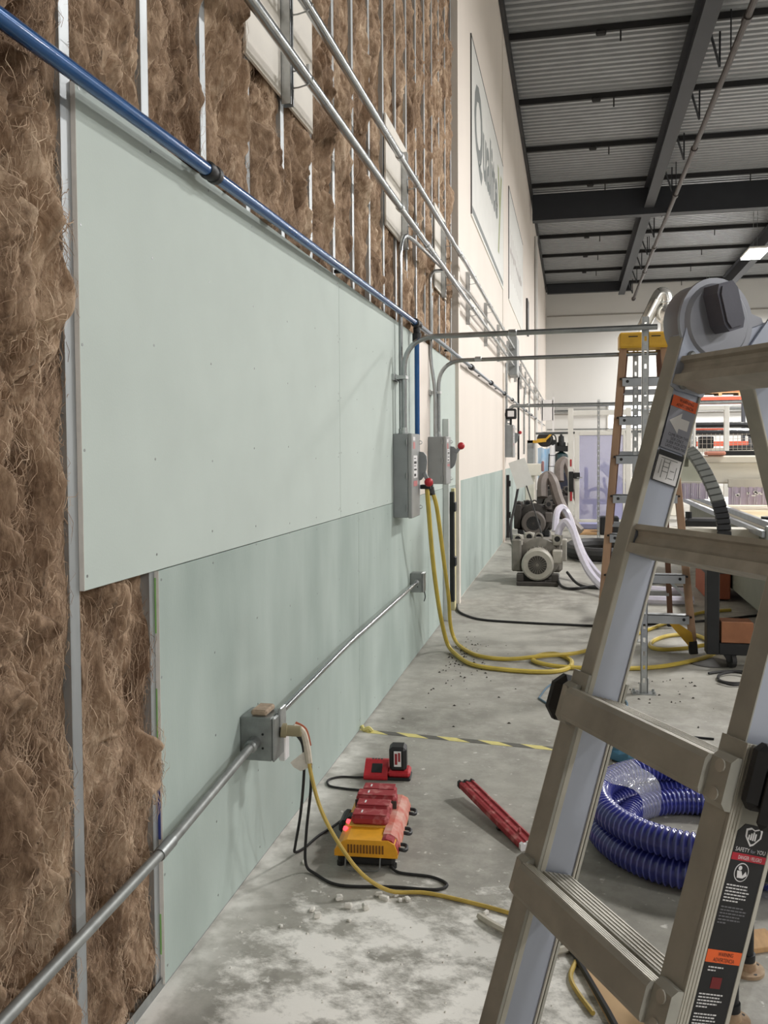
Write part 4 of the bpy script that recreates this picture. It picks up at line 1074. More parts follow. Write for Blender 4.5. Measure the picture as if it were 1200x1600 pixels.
for k, (y, z, w) in enumerate(((-.068, .0, .145), (.020, .004, .142), (.102, .012, .165), (.176, .010, .140))):
    b = MB().box((-.075+(.072-w/2), y-.036, .112), (-.075+(.072+w/2), y+.036, .156+z), .014).build('battery', M_REDD, ch, False)
    MB().box((-.070+(.072-w/2), y-.030, .154+z), (-.080+(.072+w/2), y+.030, .1575+z), .003).build('battery_top', M_REDD, b, False)
    if k == 2: MB().box((-.077+(.072-w/2), y-.039, .118), (-.073+(.072+w/2), y-.034, .150), .002).build('contact_strip', M_PUMPD, b, False)
    MB().box((-.04, y-.012, .1575+z), (-.034, y+.012, .1585+z)).build('painted_highlight', M_LABELW, b, False, smooth=0)  # white strip painting a highlight on the battery top
MB().box((-.104, -.02, .094), (-.082, .03, .112), .004).build('socket_cover', M_BLACK, ch, False)
for y in (-.052, -.118): MB().cyl((-.096, y, .102), (-.092, y, .113), .009, 12).build('status_light', M_LEDR, ch, False)
for y in (-.165, -.02, .17):
    MB().tube(spline([(.116, y-.02, .070), (.142, y-.022, .066), (.148, y, .062), (.142, y+.022, .066), (.116, y+.02, .070)], 4), .007, 7).build('wall_hook', M_BLACK, ch, False)
MB().tube(arc_path([(-.075, -.214, .05), (-.075, -.245, .008), (.055, -.245, .008), (.055, -.214, .05)], .015, 4), .003, 6).build('wire_stand', M_GALVD, ch, False)
for x in (-.1, .1):
    for y in (-.19, .2): MB().cyl((x, y, 0), (x, y, .016), .014, 10).build('foot', M_BLACKR, ch, False)
MB().box((-.150, .02, .02), (-.108, .16, .075), .014).build('cord_box', M_BLACK, ch, False)

# ---- small red charger with black battery
rc = thing('battery_charger', 'small red charger with a black battery standing upright in it', 'charger', (-.855, 4.11, 0), .10)
MB().prism([(-.056, .004), (-.060, .014), (-.058, .024), (.026, .074), (.044, .074), (.054, .062), (.055, .004)], lambda u, v, t: V(t, u, v), -.115, -.002).build('charger_body', M_RED, rc, False, smooth=25)
MB().box((-.112, -.052, 0), (.108, .054, .014), .005).build('base', M_BLACK, rc, False)
MB().box((-.002, -.05, .014), (.105, .05, .045), .010).build('battery_dock', M_RED, rc, False)
MB().box((-.080, -.030, -.001), (-.030, .024, .0025), .001, Matrix.Translation((0, -.016, .049)) @ Matrix.Rotation(.536, 4, 'X')).build('face_panel', M_BLACK, rc, False)
for k in range(4): MB().box((-.084+.014*k, .028, .0735), (-.075+.014*k, .042, .0748)).build('vent', M_BLACK, rc, False, smooth=0)
bt = MB().box((.006, -.040, .045), (.088, .040, .165), .014, Matrix.Rotation(.12, 4, 'X')).build('battery', M_BLACK, rc, False)
MB().box((.030, -.0445, .075), (.064, -.0405, .150), 0, Matrix.Rotation(.12, 4, 'X')).build('battery_label', M_LABELW, bt, False, smooth=0)
MB().box((.034, -.0452, .085), (.046, -.0444, .140), 0, Matrix.Rotation(.12, 4, 'X')).box((.050, -.0452, .10), (.060, -.0444, .145), 0, Matrix.Rotation(.12, 4, 'X')).build('label_print', M_REDD, bt, False, smooth=0)
cord('power_cord', 'black cord looping from the small red charger to the yellow charger',
     [(-.93, 4.06, .012), (-1.00, 4.06, .006), (-1.08, 4.05, .006), (-1.125, 4.0, .006), (-1.10, 3.93, .006), (-1.02, 3.91, .006), (-.94, 3.90, .006), (-.88, 3.84, .006), (-.84, 3.74, .010), (-.81, 3.63, .03)], .0052, M_BLACKR)

# ---- red channel tool lying tilted
rt = thing('red_rail_tool', 'dusty red metal channel tool lying propped at an angle on the floor', 'tool', (-.31, 3.7, 0))
p0, p1 = V(-.462, 3.93, .058), V(-.165, 3.455, .014)
dd = (p1-p0).normalized(); ww = dd.cross(zz_).normalized(); uu = ww.cross(dd)
prof = [(-.033, -.013), (.033, -.013), (.037, -.006), (.037, .014), (.026, .019), (.022, .012), (.009, .012), (.005, .017), (-.005, .017), (-.009, .012), (-.022, .012), (-.026, .019), (-.037, .014), (-.037, -.006)]
MB().prism(prof, lambda u, v, t: p0+dd*t+ww*u+uu*v, 0, (p1-p0).length).build('channel', M_REDD, rt, smooth=25)
MB().prism([(a*1.06, b*1.1) for a, b in prof], lambda u, v, t: p0+dd*t+ww*u+uu*v, -.012, .004).build('end_cap', M_BLACK, rt, smooth=0)
MB().prism([(a*1.03, b*1.05) for a, b in prof], lambda u, v, t: p0+dd*t+ww*u+uu*v, (p1-p0).length-.004, (p1-p0).length+.010).build('end_cap', M_LABELW, rt, smooth=0)
q = p0+dd*.36
MB().box((q.x-.03, q.y-.03, 0), (q.x+.02, q.y+.03, q.z-.010), .008).build('support_foot', M_BLACK, rt)
q = p0+dd*.48+uu*.018
MB().prism([(0, 0), (.02, .005), (.012, .022)], lambda u, v, t: q+dd*u+uu*v+ww*t, -.004, .004).build('trigger_tab', M_REDD, rt, smooth=0)

# ---- striped floor tape
tp = thing('hazard_tape', 'yellow and black striped tape across the floor from the wall foot', 'tape', (-.4, 4.75, 0))
T0, T1 = V(-1.10, 4.765, 0), V(.60, 4.60, 0); td = (T1-T0).normalized(); tn = V(-td.y, td.x, 0); tw = .027
L_ = (T1-T0).length; k = 0; u = 0.0
M_TAPEY = mat('tape_yellow', C(214, 202, 128), .6, var=.1, vscale=30); M_TAPEB = mat('tape_black', C(92, 90, 84), .7, var=.15, vscale=30)
while u < L_-.1:
    w = .115
    mb = MB(); mb.prism([(u, -tw), (u+w, -tw), (u+w-.085, tw), (u-.085, tw)], lambda a, b, t: T0+td*a+tn*b+V(0, 0, t), .0004, .0014)
    mb.build('yellow_stripe' if k % 2 == 0 else 'black_stripe', M_TAPEY if k % 2 == 0 else M_TAPEB, tp, smooth=0); u += w; k += 1
tag(MB().tube(spline([(-1.145, 4.77, .03), (-1.13, 4.76, .012), (-1.105, 4.765, .02), (-1.085, 4.76, .004)], 3), .012, 6).build('tape_curl', M_TAPEY), 'curled end of the striped tape at the wall foot', 'tape')

# ---- gypsum crumbs and small debris
rr = random.Random(21)
cr0 = None
spots = [(-.66, 2.985, .016), (-.635, 2.96, .02), (-.60, 2.99, .014), (-.83, 2.80, .02), (-.86, 2.84, .018), (-.79, 2.93, .022), (-.745, 2.88, .018), (-.685, 2.885, .02), (-.58, 2.96, .014), (-.555, 2.97, .02), (-.99, 3.17, .016), (-.12, 2.62, .016), (-.20, 2.75, .014), (-.15, 2.72, .018), (-.93, 2.72, .012), (-.72, 2.80, .012), (-.28, 2.93, .014), (.62, 3.9, .02), (-.08, 3.05, .02)]
for i, (x, y, s) in enumerate(spots):
    v = []; f = []
    mb = MB().box((-s*.7, -s*.5, 0), (s*.7, s*.5, s*.9), s*.2, Matrix.Rotation(rr.uniform(0, 3), 4, 'Z') @ Matrix.Diagonal((rr.uniform(.7, 1.4), rr.uniform(.7, 1.2), rr.uniform(.6, 1.2), 1)))
    mb.v = [(a+x+rr.uniform(-.1, .1)*s, b+y+rr.uniform(-.1, .1)*s, max(0, c)) for a, b, c in mb.v]
    tag(mb.build('gypsum_crumb', M_CRUMB, smooth=0), 'small white gypsum crumb lying on the dusty floor', 'crumb', 'gypsum crumbs on the floor')
mb = MB()
for i in range(150):
    if i < 95: x, y = -.92+abs(rr.gauss(0, .16)), 6.6+rr.gauss(0, .45)
    elif i < 120: x, y = rr.uniform(-1.0, .9), rr.uniform(4.9, 6.4)
    else: x, y = rr.uniform(.2, .8), rr.uniform(5.6, 6.2)
    s = rr.uniform(.005, .014); a = rr.uniform(0, PI); c, sn = math.cos(a), math.sin(a)
    mb.add([(x+c*s, y+sn*s, .001), (x-sn*s*.4, y+c*s*.4, .001), (x-c*s, y-sn*s, .001), (x+sn*s*.4, y-c*s*.4, .001), (x, y, .001+s*.7)], [(0, 1, 4), (1, 2, 4), (2, 3, 4), (3, 0, 4)])
o = mb.build('floor_debris', mat('dark_debris', C(58, 52, 46), .9, var=.3, vscale=40), smooth=0); tag(o, 'scattered dark bits of debris on the floor by the wall', 'debris', kind='stuff')
mb = MB()
for i in range(120):
    x, y = rr.gauss(-.45, .35), rr.gauss(2.6, .3); s = rr.uniform(.002, .006)
    if x < -1.1 or y < 1.9: continue
    mb.add([(x+s, y, 0), (x, y+s, 0), (x-s, y, 0), (x, y-s, 0), (x, y, s)], [(0, 1, 4), (1, 2, 4), (2, 3, 4), (3, 0, 4)])
o = mb.build('dust_grains', M_CRUMB, smooth=0); tag(o, 'fine white gypsum grains over the near floor', 'dust', kind='stuff')

# ---- yellow hoses on the floor
cord('air_hose', 'left yellow hose dropping from the big switch box and curling on the floor',
     [(-.985, 6.10, 1.30), (-.98, 6.12, 1.18), (-.99, 6.36, .80), (-.985, 6.58, .45), (-.97, 6.75, .2), (-.94, 6.82, .05), (-.86, 6.66, .017), (-.70, 6.36, .017), (-.45, 6.25, .017), (-.18, 6.24, .017), (-.03, 6.36, .017), (.0, 6.60, .017), (-.10, 6.80, .017), (-.22, 6.76, .017), (-.28, 6.58, .017), (-.15, 6.42, .022), (.05, 6.40, .017), (.25, 6.42, .017), (.55, 6.50, .017), (.80, 6.70, .017), (1.04, 7.0, .017), (1.10, 7.35, .017), (1.02, 7.7, .017), (.82, 7.68, .017), (.66, 7.45, .017), (.61, 7.20, .017), (.70, 7.10, .020), (.88, 7.14, .03), (1.06, 7.22, .046), (1.30, 7.3, .017)], .0165, M_YHOSE, 'hose', 10)
cord('air_hose', 'right yellow hose crossing behind the left one from the switch box',
     [(-.955, 6.14, 1.28), (-.93, 6.2, 1.15), (-.93, 6.5, .78), (-.94, 6.85, .42), (-.95, 7.02, .18), (-.92, 7.05, .05), (-.84, 6.90, .017), (-.68, 6.64, .017), (-.45, 6.58, .017), (-.20, 6.62, .042), (-.02, 6.72, .04), (.10, 6.95, .017), (.25, 7.2, .017), (.40, 7.45, .017), (.60, 7.80, .017), (.85, 8.25, .017), (1.2, 8.8, .017), (1.5, 9.0, .017)], .0155, M_YHOSE, 'hose', 10)
t = thing('hose_fitting', 'black fitting at the tops of the yellow hoses by the red knob', 'fitting', (-.97, 6.12, 1.3))
MB().cyl((-.975, 6.12, 1.27), (-.968, 6.12, 1.335), .024, 10).cyl((-.955, 6.14, 1.255), (-.965, 6.14, 1.31), .022, 10).box((-1.028, 6.06, 1.30), (-.955, 6.13, 1.33), .004).build('connector', M_BLACK, t)
cord('floor_cable', 'flat black cable running across the floor from the wall opening', [(-1.13, 8.85, .02), (-1.08, 8.55, .012), (-.98, 8.33, .010), (-.82, 8.14, .010), (-.55, 8.07, .010), (-.1, 8.03, .010), (.4, 8.06, .010), (1.3, 8.5, .010), (2.2, 9.2, .010)], .011, M_BLACKR)
cord('thin_hose', 'thin blue hose looping on the floor by the black wheel', [(-.20, 5.60, .006), (-.13, 5.95, .006), (.02, 6.02, .006), (.12, 5.92, .006), (.30, 5.72, .006), (.33, 5.52, .006), (.22, 5.36, .006), (.05, 5.30, .006), (-.1, 5.42, .006), (-.20, 5.60, .006)], .006, mat('blue_thin_hose', C(84, 110, 128), .5))
cord('thin_rod', 'thin dark rod lying on the floor beyond the ladder rung', [(.28, 5.02, .006), (.5, 5.0, .006), (.75, 4.97, .006)], .006, M_BLACKM)
# ================================================================== STEPLADDER
sl = thing('stepladder', 'brown fibreglass stepladder with yellow top cap behind the aluminium ladder', 'ladder', (.55, 7.4, 0))
FT = [(V(.395, 7.23, 2.37), V(.205, 6.98, .0)), (V(.70, 7.23, 2.37), V(.905, 6.98, .0))]
RT = [(V(.42, 7.37, 2.37), V(.27, 8.08, 0)), (V(.675, 7.37, 2.37), V(.85, 8.08, 0))]
MB().box((.362, 7.16, 2.355), (.733, 7.42, 2.475), .012).build('top_cap', M_LYEL, sl)
for x in (.43, .60): MB().box((x, 7.158, 2.437), (x+.07, 7.163, 2.445)).build('tool_slot', M_BLACK, sl, smooth=0)
for i, (a, c) in enumerate(FT):
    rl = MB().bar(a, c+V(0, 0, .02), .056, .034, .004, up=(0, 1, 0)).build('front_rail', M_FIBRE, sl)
    MB().bar(c+(a-c)*.008, c+(a-c)*.05, .064, .044, .006, up=(0, 1, 0)).build('foot', M_BLACKR, rl)
for i, (a, c) in enumerate(RT):
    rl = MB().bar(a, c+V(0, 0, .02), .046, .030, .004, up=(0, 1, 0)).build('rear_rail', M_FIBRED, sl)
    MB().bar(c+(a-c)*.008, c+(a-c)*.05, .054, .040, .006, up=(0, 1, 0)).build('foot', M_BLACKR, rl)
def at(p, z): a, c = p; t = z/2.37; return c+(a-c)*t
for k in range(7):
    z = .29+.3025*k; p, q = at(FT[0], z), at(FT[1], z)
    st = MB().box((p.x+.012, p.y-.04, z-.045), (q.x-.012, p.y+.045, z-.038)).box((p.x+.012, p.y-.042, z-.045), (q.x-.012, p.y-.038, z+.022)).box((p.x+.012, p.y-.042, z+.016), (q.x-.012, p.y+.045, z+.022)).build('step', M_ALU, sl, smooth=0)
    for x in (p.x+.05, q.x-.05): MB().cyl((x, p.y-.048, z-.01), (x, p.y-.04, z-.01), .012, 8).build('rivet', M_BLACK, st)
    for x in (p.x, q.x): MB().cyl((x-.001, p.y-.048, z+.01), (x, p.y-.038, z+.01), .009, 8).build('rivet', M_BLACK, st)
for z in (.32, .93, 1.53, 2.03):
    p, q = at(RT[0], z), at(RT[1], z)
    MB().box((p.x, p.y-.012, z-.022), (q.x, p.y+.012, z+.022), .003).build('rear_brace', M_ALU, sl)
for i in (0, 1):
    sx = 1 if i == 0 else -1
    p = at(FT[i], .22); q = at(FT[i], .03)
    MB().prism([(sx*.16, .0), (sx*.02, -.20), (sx*.0, -.20), (sx*.0, -.06), (sx*.12, .02)], lambda u, v, t: V(p.x+u-sx*.03*(v < -.1), p.y+t-.02, .245+v), -.012, .0).build('foot_brace', M_LYEL, sl, smooth=0)
    a, c = at(FT[i], 1.45), at(RT[i], 1.45)
    MB().bar(a, c, .006, .02).build('spreader', M_GALV, sl, smooth=0)
    a, c = at(FT[i], .88), V(at(FT[i], .60).x+sx*.13, at(FT[i], .60).y, .60)
    MB().bar(at(FT[i], .42), V(at(FT[i], .6).x+sx*.12, at(FT[i], .58).y, .56), .004, .02).build('step_brace', M_GALV, sl, smooth=0)

# ================================================================== BLUE HOSE COIL
hc = thing('hose_coil', 'coil of dark blue corrugated hose bound with clear plastic wrap on the floor', 'hose', (.52, 3.62, 0))
def coil():
    cx, cy = .52, 3.62; pts = []; rs = []; pitch = .0225
    # turns as (theta range, radius, height) joined smoothly
    th0, th1 = -1.2, -1.2+2*PI*3.05; th = th0; per = 8
    seq = []
    while th < th1:
        s = (th-th0)/(2*PI)
        def sm(a, c, x): x = min(1, max(0, (x-a)/(c-a))); return x*x*(3-2*x)
        R = .305+.108*sm(.85, 1.15, s); z = .056+.104*sm(1.85, 2.15, s)
        seq.append((th, R, z)); th += pitch/per*2/ R
    v = []; f = []; mi = []; n = 14; r0 = .0485
    prev = None
    for i, (th, R, z) in enumerate(seq):
        ph = (i % 4)/4.0; rr_ = r0+(.0058 if i % 4 in (1, 2) else 0.0)
        c = V(cx+R*math.cos(th), cy+R*math.sin(th), z); o = V(math.cos(th), math.sin(th), 0)
        for k in range(n):
            a = 2*PI*k/n; v.append(c+o*(rr_*math.cos(a))+V(0, 0, rr_*math.sin(a)))
    for j in range(len(seq)-1):
        for k in range(n):
            q = (k+1) % n; f.append((j*n+k, j*n+q, (j+1)*n+q, (j+1)*n+k)); mi.append(1 if j % 4 == 1 else 0)
    f.append(tuple(range(n))); f.append(tuple(range((len(seq)-1)*n, len(seq)*n))); mi += [0, 0]
    o = mesh_obj('corrugated_hose', v, f, M_COIL, hc, True, 60, False)
    o.data.materials.append(M_COILL); o.data.polygons.foreach_set('material_index', mi)
    bm = bmesh.new(); bm.from_mesh(o.data); bmesh.ops.recalc_face_normals(bm, faces=bm.faces); bm.to_mesh(o.data); bm.free()
    return o
coil()
def wrap(t0, t1, m, name, grow=.006):
    """clear film pulled tight around the bundle of turns"""
    prof = []
    for k in range(20):
        a = 2*PI*k/20; R = .358+(.112+grow)*math.copysign(abs(math.cos(a))**.7, math.cos(a)); z = .106+(.108+grow)*math.copysign(abs(math.sin(a))**.7, math.sin(a))
        if R < .36 and z > .12: z = .12+(z-.12)*.75
        prof.append((R, max(z, .001)))
    v = []; f = []; n = 20; m_ = 14
    for j in range(m_+1):
        th = t0+(t1-t0)*j/m_
        for R, z in prof: v.append((.52+R*math.cos(th), 3.62+R*math.sin(th), z))
    for j in range(m_):
        for k in range(n): f.append((j*n+k, j*n+(k+1) % n, (j+1)*n+(k+1) % n, (j+1)*n+k))
    return mesh_obj(name, v, f, m, hc, True, 60, False)
wrap(2.25, 2.95, M_WRAP, 'plastic_wrap'); wrap(-1.25, -.55, M_WRAP, 'plastic_wrap')

# ================================================================== NEAR RIGHT FLOOR THINGS
ps = thing('pipe_stand', 'black pipe stand on rusty floor flanges behind the ladder foot', 'stand', (.47, 2.6, 0))
for k, (x, y) in enumerate(((.425, 2.50), (.512, 2.76))):
    fl_ = MB().lathe((x, y, 0), (0, 0, 1), [(0, .052), (.010, .052), (.012, .030), (.030, .028), (.034, .022)], 20).build('floor_flange', M_RUST, ps)
    for i in range(4):
        a = i*PI/2+.5; MB().cyl((x+.04*math.cos(a), y+.04*math.sin(a), .0095), (x+.04*math.cos(a), y+.04*math.sin(a), .0112), .006, 8).build('bolt_hole', M_BLACK, fl_)
    MB().cyl((x, y, .03), (x, y, .41), .0215, 14).cyl((x, y, .034), (x, y, .055), .026, 14).build('leg', M_BLACKM, ps)
MB().tube([(.40, 2.43, .425), (.53, 2.81, .425)], .03, 12).box((.46, 2.5, .385), (1.0, 2.85, .47), .01).build('head_rail', M_BLACKM, ps)
o = MB().box((-.06, -.05, 0), (.06, .05, .018), .002, Matrix.Translation((.575, 2.92, 0)) @ Matrix.Rotation(.4, 4, 'Z')).build('wood_offcut', M_WOOD); tag(o, 'small wood offcut on the floor by the blue hose', 'wood')
o = MB().prism([(-.03, 2.86), (.03, 2.86), (.30, 2.36), (.22, 2.20), (.12, 2.36)], lambda u, v, t: V(u, v, t), .001, .006).build('cardboard_sheet', M_CARD, smooth=0); tag(o, 'tan cardboard sheet on the floor under the ladder', 'cardboard')
o = MB().tube([(-.045, 2.87, .012), (.02, 2.70, .012), (.10, 2.46, .012), (.16, 2.26, .012)], .010, 6).build('edge_strip', M_BLACKM); tag(o, 'dark strip lying along the cardboard sheet', 'strip')
o = MB().tube(spline([(-.07, 2.72, .012), (.0, 2.76, .014), (.035, 2.80, .03), (.025, 2.86, .04), (-.005, 2.87, .02)], 5), .012, 6).build('tape_strip', mat('dusty_tape', C(196, 190, 176), .7, var=.1, vscale=40)); tag(o, 'curled dusty pale tape strip beside the ladder', 'tape')
o = MB().tube(spline([(-.30, 2.90, .010), (-.24, 2.84, .014), (-.16, 2.79, .010), (-.10, 2.74, .012)], 5), .011, 6).build('tape_strip', mat('dusty_tape', C(196, 190, 176), .7)); tag(o, 'whitish strip lying in the gypsum dust left of the ladder', 'tape')
# blue plastic bag
def bag():
    rs_ = np.random.RandomState(3); v = []; f = []; n, m = 22, 14; c = V(.30, 4.62, 0)
    for j in range(m+1):
        ph = PI/2*j/m
        for i in range(n):
            t = 2*PI*i/n; k = 1+.28*math.sin(3*t+2*ph)+.18*math.sin(7*t-3*ph)+.12*rs_.uniform(-1, 1)
            v.append((c.x+.15*k*math.cos(ph)*math.cos(t), c.y+.12*k*math.cos(ph)*math.sin(t), max(0, .12*(math.sin(ph))*k+.02*rs_.uniform(-1, 1)*(j > 0))))
    for j in range(m):
        for i in range(n): f.append((j*n+i, j*n+(i+1) % n, (j+1)*n+(i+1) % n, (j+1)*n+i))
    return mesh_obj('plastic_bag', v, f, M_BAGB, None, True, 25)
tag(bag(), 'crumpled blue plastic bag behind the blue hose coil', 'bag')
o = MB().box((-.15, -.07, 0), (.15, .09, .012), .002, Matrix.Translation((.46, 4.56, 0)) @ Matrix.Rotation(-.35, 4, 'Z')).build('cardboard_piece', M_CARD, smooth=0); tag(o, 'tan cardboard piece beside the blue bag', 'cardboard')
rr = random.Random(9); mb = MB()
for i in range(260):
    x, y = rr.gauss(.19, .07), rr.gauss(4.33, .07); s = rr.uniform(.006, .02); h = max(0, .035-.3*((x-.19)**2+(y-4.33)**2)**.5)*rr.random()
    a = rr.uniform(0, 6); M_ = Matrix.Translation((x, y, h+s*.3)) @ Matrix.Rotation(a, 4, (rr.random(), rr.random(), 1)); mb.box((-s, -s*.5, -s*.25), (s, s*.5, s*.25), 0, M_)
mb.v = [(a, b, max(0, c)) for a, b, c in mb.v]
o = mb.build('sweepings_pile', mat('sweepings', C(120, 110, 98), .9, col2=C(206, 198, 186), vscale=40), smooth=0); tag(o, 'pile of swept chips and shavings beside the blue bag', 'debris', kind='stuff')

# ================================================================== ROUTER MACHINE ON THE RIGHT
bf = thing('black_stand', 'black steel stand on a caster holding a brown carton at right', 'stand', (1.0, 6.7, 0))
MB().box((.945, 6.62, .10), (1.030, 6.74, .80), .004).build('post', M_BLACKM, bf)
MB().box((1.030, 6.62, .10), (1.75, 6.80, .185), .004).build('lower_arm', M_BLACKM, bf)
MB().box((.95, 6.76, .66), (2.0, 7.5, .735), .004).build('upper_plate', M_BLACKM, bf)
cs = MB().lathe((1.12, 6.66, .055), (1, .3, 0), [(-.018, .030), (-.016, .052), (.016, .052), (.018, .030)], 18).build('caster_wheel', M_BLACKR, bf)
MB().prism([(-.04, .10), (.05, .10), (.02, .05), (-.01, .05)], lambda u, v, t: V(1.10+u, 6.66+t, v), -.03, .03).build('caster_fork', M_BLACKM, cs, smooth=0)
cs = MB().lathe((1.65, 6.72, .055), (1, .3, 0), [(-.018, .030), (-.016, .052), (.016, .052), (.018, .030)], 18).build('caster_wheel', M_BLACKR, bf)
o = MB().box((1.045, 6.63, .186), (1.26, 6.80, .335), .003).build('carton', M_CARDB); tag(o, 'brown carton resting on the black stand', 'carton')
o = MB().tube(spline([(.93, 6.42, .012), (1.05, 6.50, .012), (1.18, 6.50, .012), (1.20, 6.30, .012), (1.08, 6.18, .012), (.98, 6.22, .012), (.99, 6.36, .018), (1.10, 6.45, .022), (1.19, 6.36, .022), (1.15, 6.20, .022), (1.04, 6.12, .014), (.96, 6.2, .02)], 6), .009, 6).build('cable_bundle', M_BLACKR); tag(o, 'small coil of black cable on the floor by the caster', 'cable')
o = MB().lathe((1.0, 6.80, 0), (0, 0, 1), [(0, .16), (.004, .16), (.008, .14)], 22).build('rubber_pad', M_PUMPD); tag(o, 'flat dark pad on the floor under the caster stand', 'pad')
cn_ = thing('router_machine', 'cream router machine with gantry and long flat bed at right', 'machine', (2.4, 9.5, 0))
MB().box((1.62, 8.0, .12), (3.8, 13.0, .86), .01).build('bed_body', M_GREYGR, cn_)
MB().box((1.58, 7.9, .86), (3.9, 13.1, .905), .006).build('bed_plate', M_CREAMM, cn_)
for x, z in ((1.53, .87), (1.60, .935)): MB().box((x, 7.75, z-.035), (x+.045, 13.2, z+.02), .004).build('edge_rail', M_ALU, cn_)
MB().box((1.56, 7.72, .80), (1.68, 7.80, .93), .005).build('rail_end', M_GALVD, cn_); MB().box((1.55, 7.715, .74), (1.66, 7.725, .785), .002).build('nameplate', M_BLACK, cn_)
for x in (1.75, 3.6):
    for y in (8.2, 12.8):
        MB().cyl((x, y, 0), (x, y, .13), .03, 10).cyl((x, y, 0), (x, y, .02), .07, 12).build('levelling_foot', M_GALVD, cn_)
MB().box((1.38, 10.0, 1.20), (4.0, 10.5, 1.50), .015).build('gantry', M_CREAMM, cn_)
MB().box((1.38, 9.985, 1.42), (4.0, 10.0, 1.43)).build('gantry_seam', mat('seam_tan', C(186, 180, 168), .6), cn_, smooth=0)
MB().prism([(0, 0), (.34, 0), (.22, .28), (.12, .30), (.02, .16)], lambda u, v, t: V(1.10+u, 10.0+t, 1.22+v), -.05, .06).build('gantry_end', mat('pale_green_machine', C(168, 170, 156), .5), cn_, smooth=0)
MB().box((1.44, 10.05, 1.50), (4.0, 10.15, 1.55), .006).build('gantry_rail', M_BLACKM, cn_)
MB().box((1.40, 9.95, 1.505), (1.60, 10.1, 1.545), .01).build('rail_bracket', mat('salmon_part', C(206, 140, 120), .6), cn_)
for x0, x1, z0, z1 in ((1.12, 1.42, 1.04, 1.21), (1.62, 3.9, .98, 1.17)): 
    mb = MB(); n = int((x1-x0)/.02)
    for k in range(n):
        x = x0+(x1-x0)*k/n; mb.box((x, 9.9+.006*math.sin(k*1.7), z0), (x+.019, 9.908+.006*math.sin(k*1.7), z1))
    o = mb.build('strip_curtain', M_LILAC, cn_, smooth=0); o['kind'] = 'stuff'
mb = MB()
rr = random.Random(8)
for k in range(60): 
    x = 1.66+rr.random()*2.2; z = 1.06+rr.random()*.05; mb.box((x, 9.885, z), (x+rr.uniform(.012, .04), 9.889, z+rr.uniform(.01, .03)))
o = mb.build('curtain_chips', M_LABELW, cn_, smooth=0); o['kind'] = 'stuff'
MB().box((1.12, 9.9, 1.205), (1.42, 9.95, 1.225)).box((1.62, 9.9, 1.165), (3.9, 9.95, 1.25)).build('curtain_holder', mat('pale_grey_trim', C(190, 186, 178), .5), cn_, smooth=0)
MB().box((1.70, 8.6, .905), (3.4, 11.0, .925), .002).build('spoil_board', mat('plywood', C(214, 196, 160), .6, var=.06, vscale=6), cn_)
MB().cyl((1.70, 8.25, .905), (1.70, 8.25, .955), .04, 12).cyl((1.70, 8.25, .955), (1.70, 8.25, .975), .08, 14).build('clamp_knob', M_BLACK, cn_)
MB().box((1.02, 8.5, .84), (1.34, 8.75, .93), .02).cyl((1.06, 8.6, .93), (1.06, 8.6, .99), .03, 10).build('drive_motor', M_BLACKM, cn_)
MB().box((.70, 8.3, .74), (1.62, 8.5, .86), .005).build('side_shelf', M_CREAMM, cn_)
# cable chain: separate links along an arch
cc_ = thing('cable_chain', 'black jointed cable chain arching down beside the router gantry', 'cable chain', (1.2, 8.5, .8))
path = spline([(1.10, 8.95, 1.56), (1.14, 8.80, 1.50), (1.20, 8.60, 1.36), (1.25, 8.42, 1.20), (1.29, 8.30, 1.04), (1.31, 8.24, .90), (1.315, 8.22, .76)], 6)
for i in range(0, len(path)-2, 2):
    p, q = path[i], path[i+2]; 
    lk = MB().bar(p+(q-p)*.06, p+(q-p)*.96, .115, .05, .006, up=(0, -1, .35)).build('chain_link', M_BLACKM if i > 20 else mat('chain_grey', C(92, 94, 90), .5), cc_)
    MB().bar(p+(q-p)*.0, p+(q-p)*.08, .105, .04, 0, up=(0, -1, .35)).build('link_joint', M_BLACK, lk, smooth=0)
MB().box((1.06, 8.92, 1.40), (1.10, 9.10, 1.58), .004).build('end_bracket', M_GREYGR, cc_)

# ---- pale safety frames, fence and rack far right
sf = thing('safety_frame', 'white safety frame with wire mesh behind the router', 'fence', (2.6, 18, 0))
for x in (2.29, 2.90): MB().box((x-.045, 17.95, 0), (x+.045, 18.05, 2.42), .006).build('post', M_WHITE, sf)
MB().box((2.29, 17.96, 2.33), (2.90, 18.04, 2.42), .006).build('top_bar', M_WHITE, sf)
MB().box((1.95, 17.97, 1.42), (4.2, 18.03, 1.47), .006).build('mid_bar', M_WHITE, sf)
mb = MB()
for k in range(28): x = 1.98+k*.08; mb.box((x, 17.995, 1.47), (x+.008, 18.003, 1.88))
for k in range(5): z = 1.5+k*.09; mb.box((1.98, 17.99, z), (4.2, 17.998, z+.008))
o = mb.build('wire_mesh', mat('mesh_tan', C(176, 168, 158), .6), sf, smooth=0); o['kind'] = 'stuff'
for k, (z, lab) in enumerate(((2.08, 'upper black rail behind the white safety frame'), (1.92, 'lower black rail behind the white safety frame'))):
    o = MB().tube(arc_path([(2.0, 19.2, z), (3.55, 19.2, z), (3.85, 19.2, z-.25)], .25, 6), .055, 8).build('guard_rail', M_BLACKM); tag(o, lab, 'rail')
o = MB().tube(arc_path([(3.0, 18.4, 1.60), (3.75, 18.4, 1.62), (3.95, 18.4, 1.9)], .2, 6), .05, 8).build('guard_rail', M_BLACKM); tag(o, 'short curved black rail right of the white safety frame', 'rail')
o = MB().box((2.35, 19.6, 1.95), (3.1, 19.8, 2.02), .006).build('rack_beam', M_RACKO); tag(o, 'short orange beam between the black guard rails', 'beam')
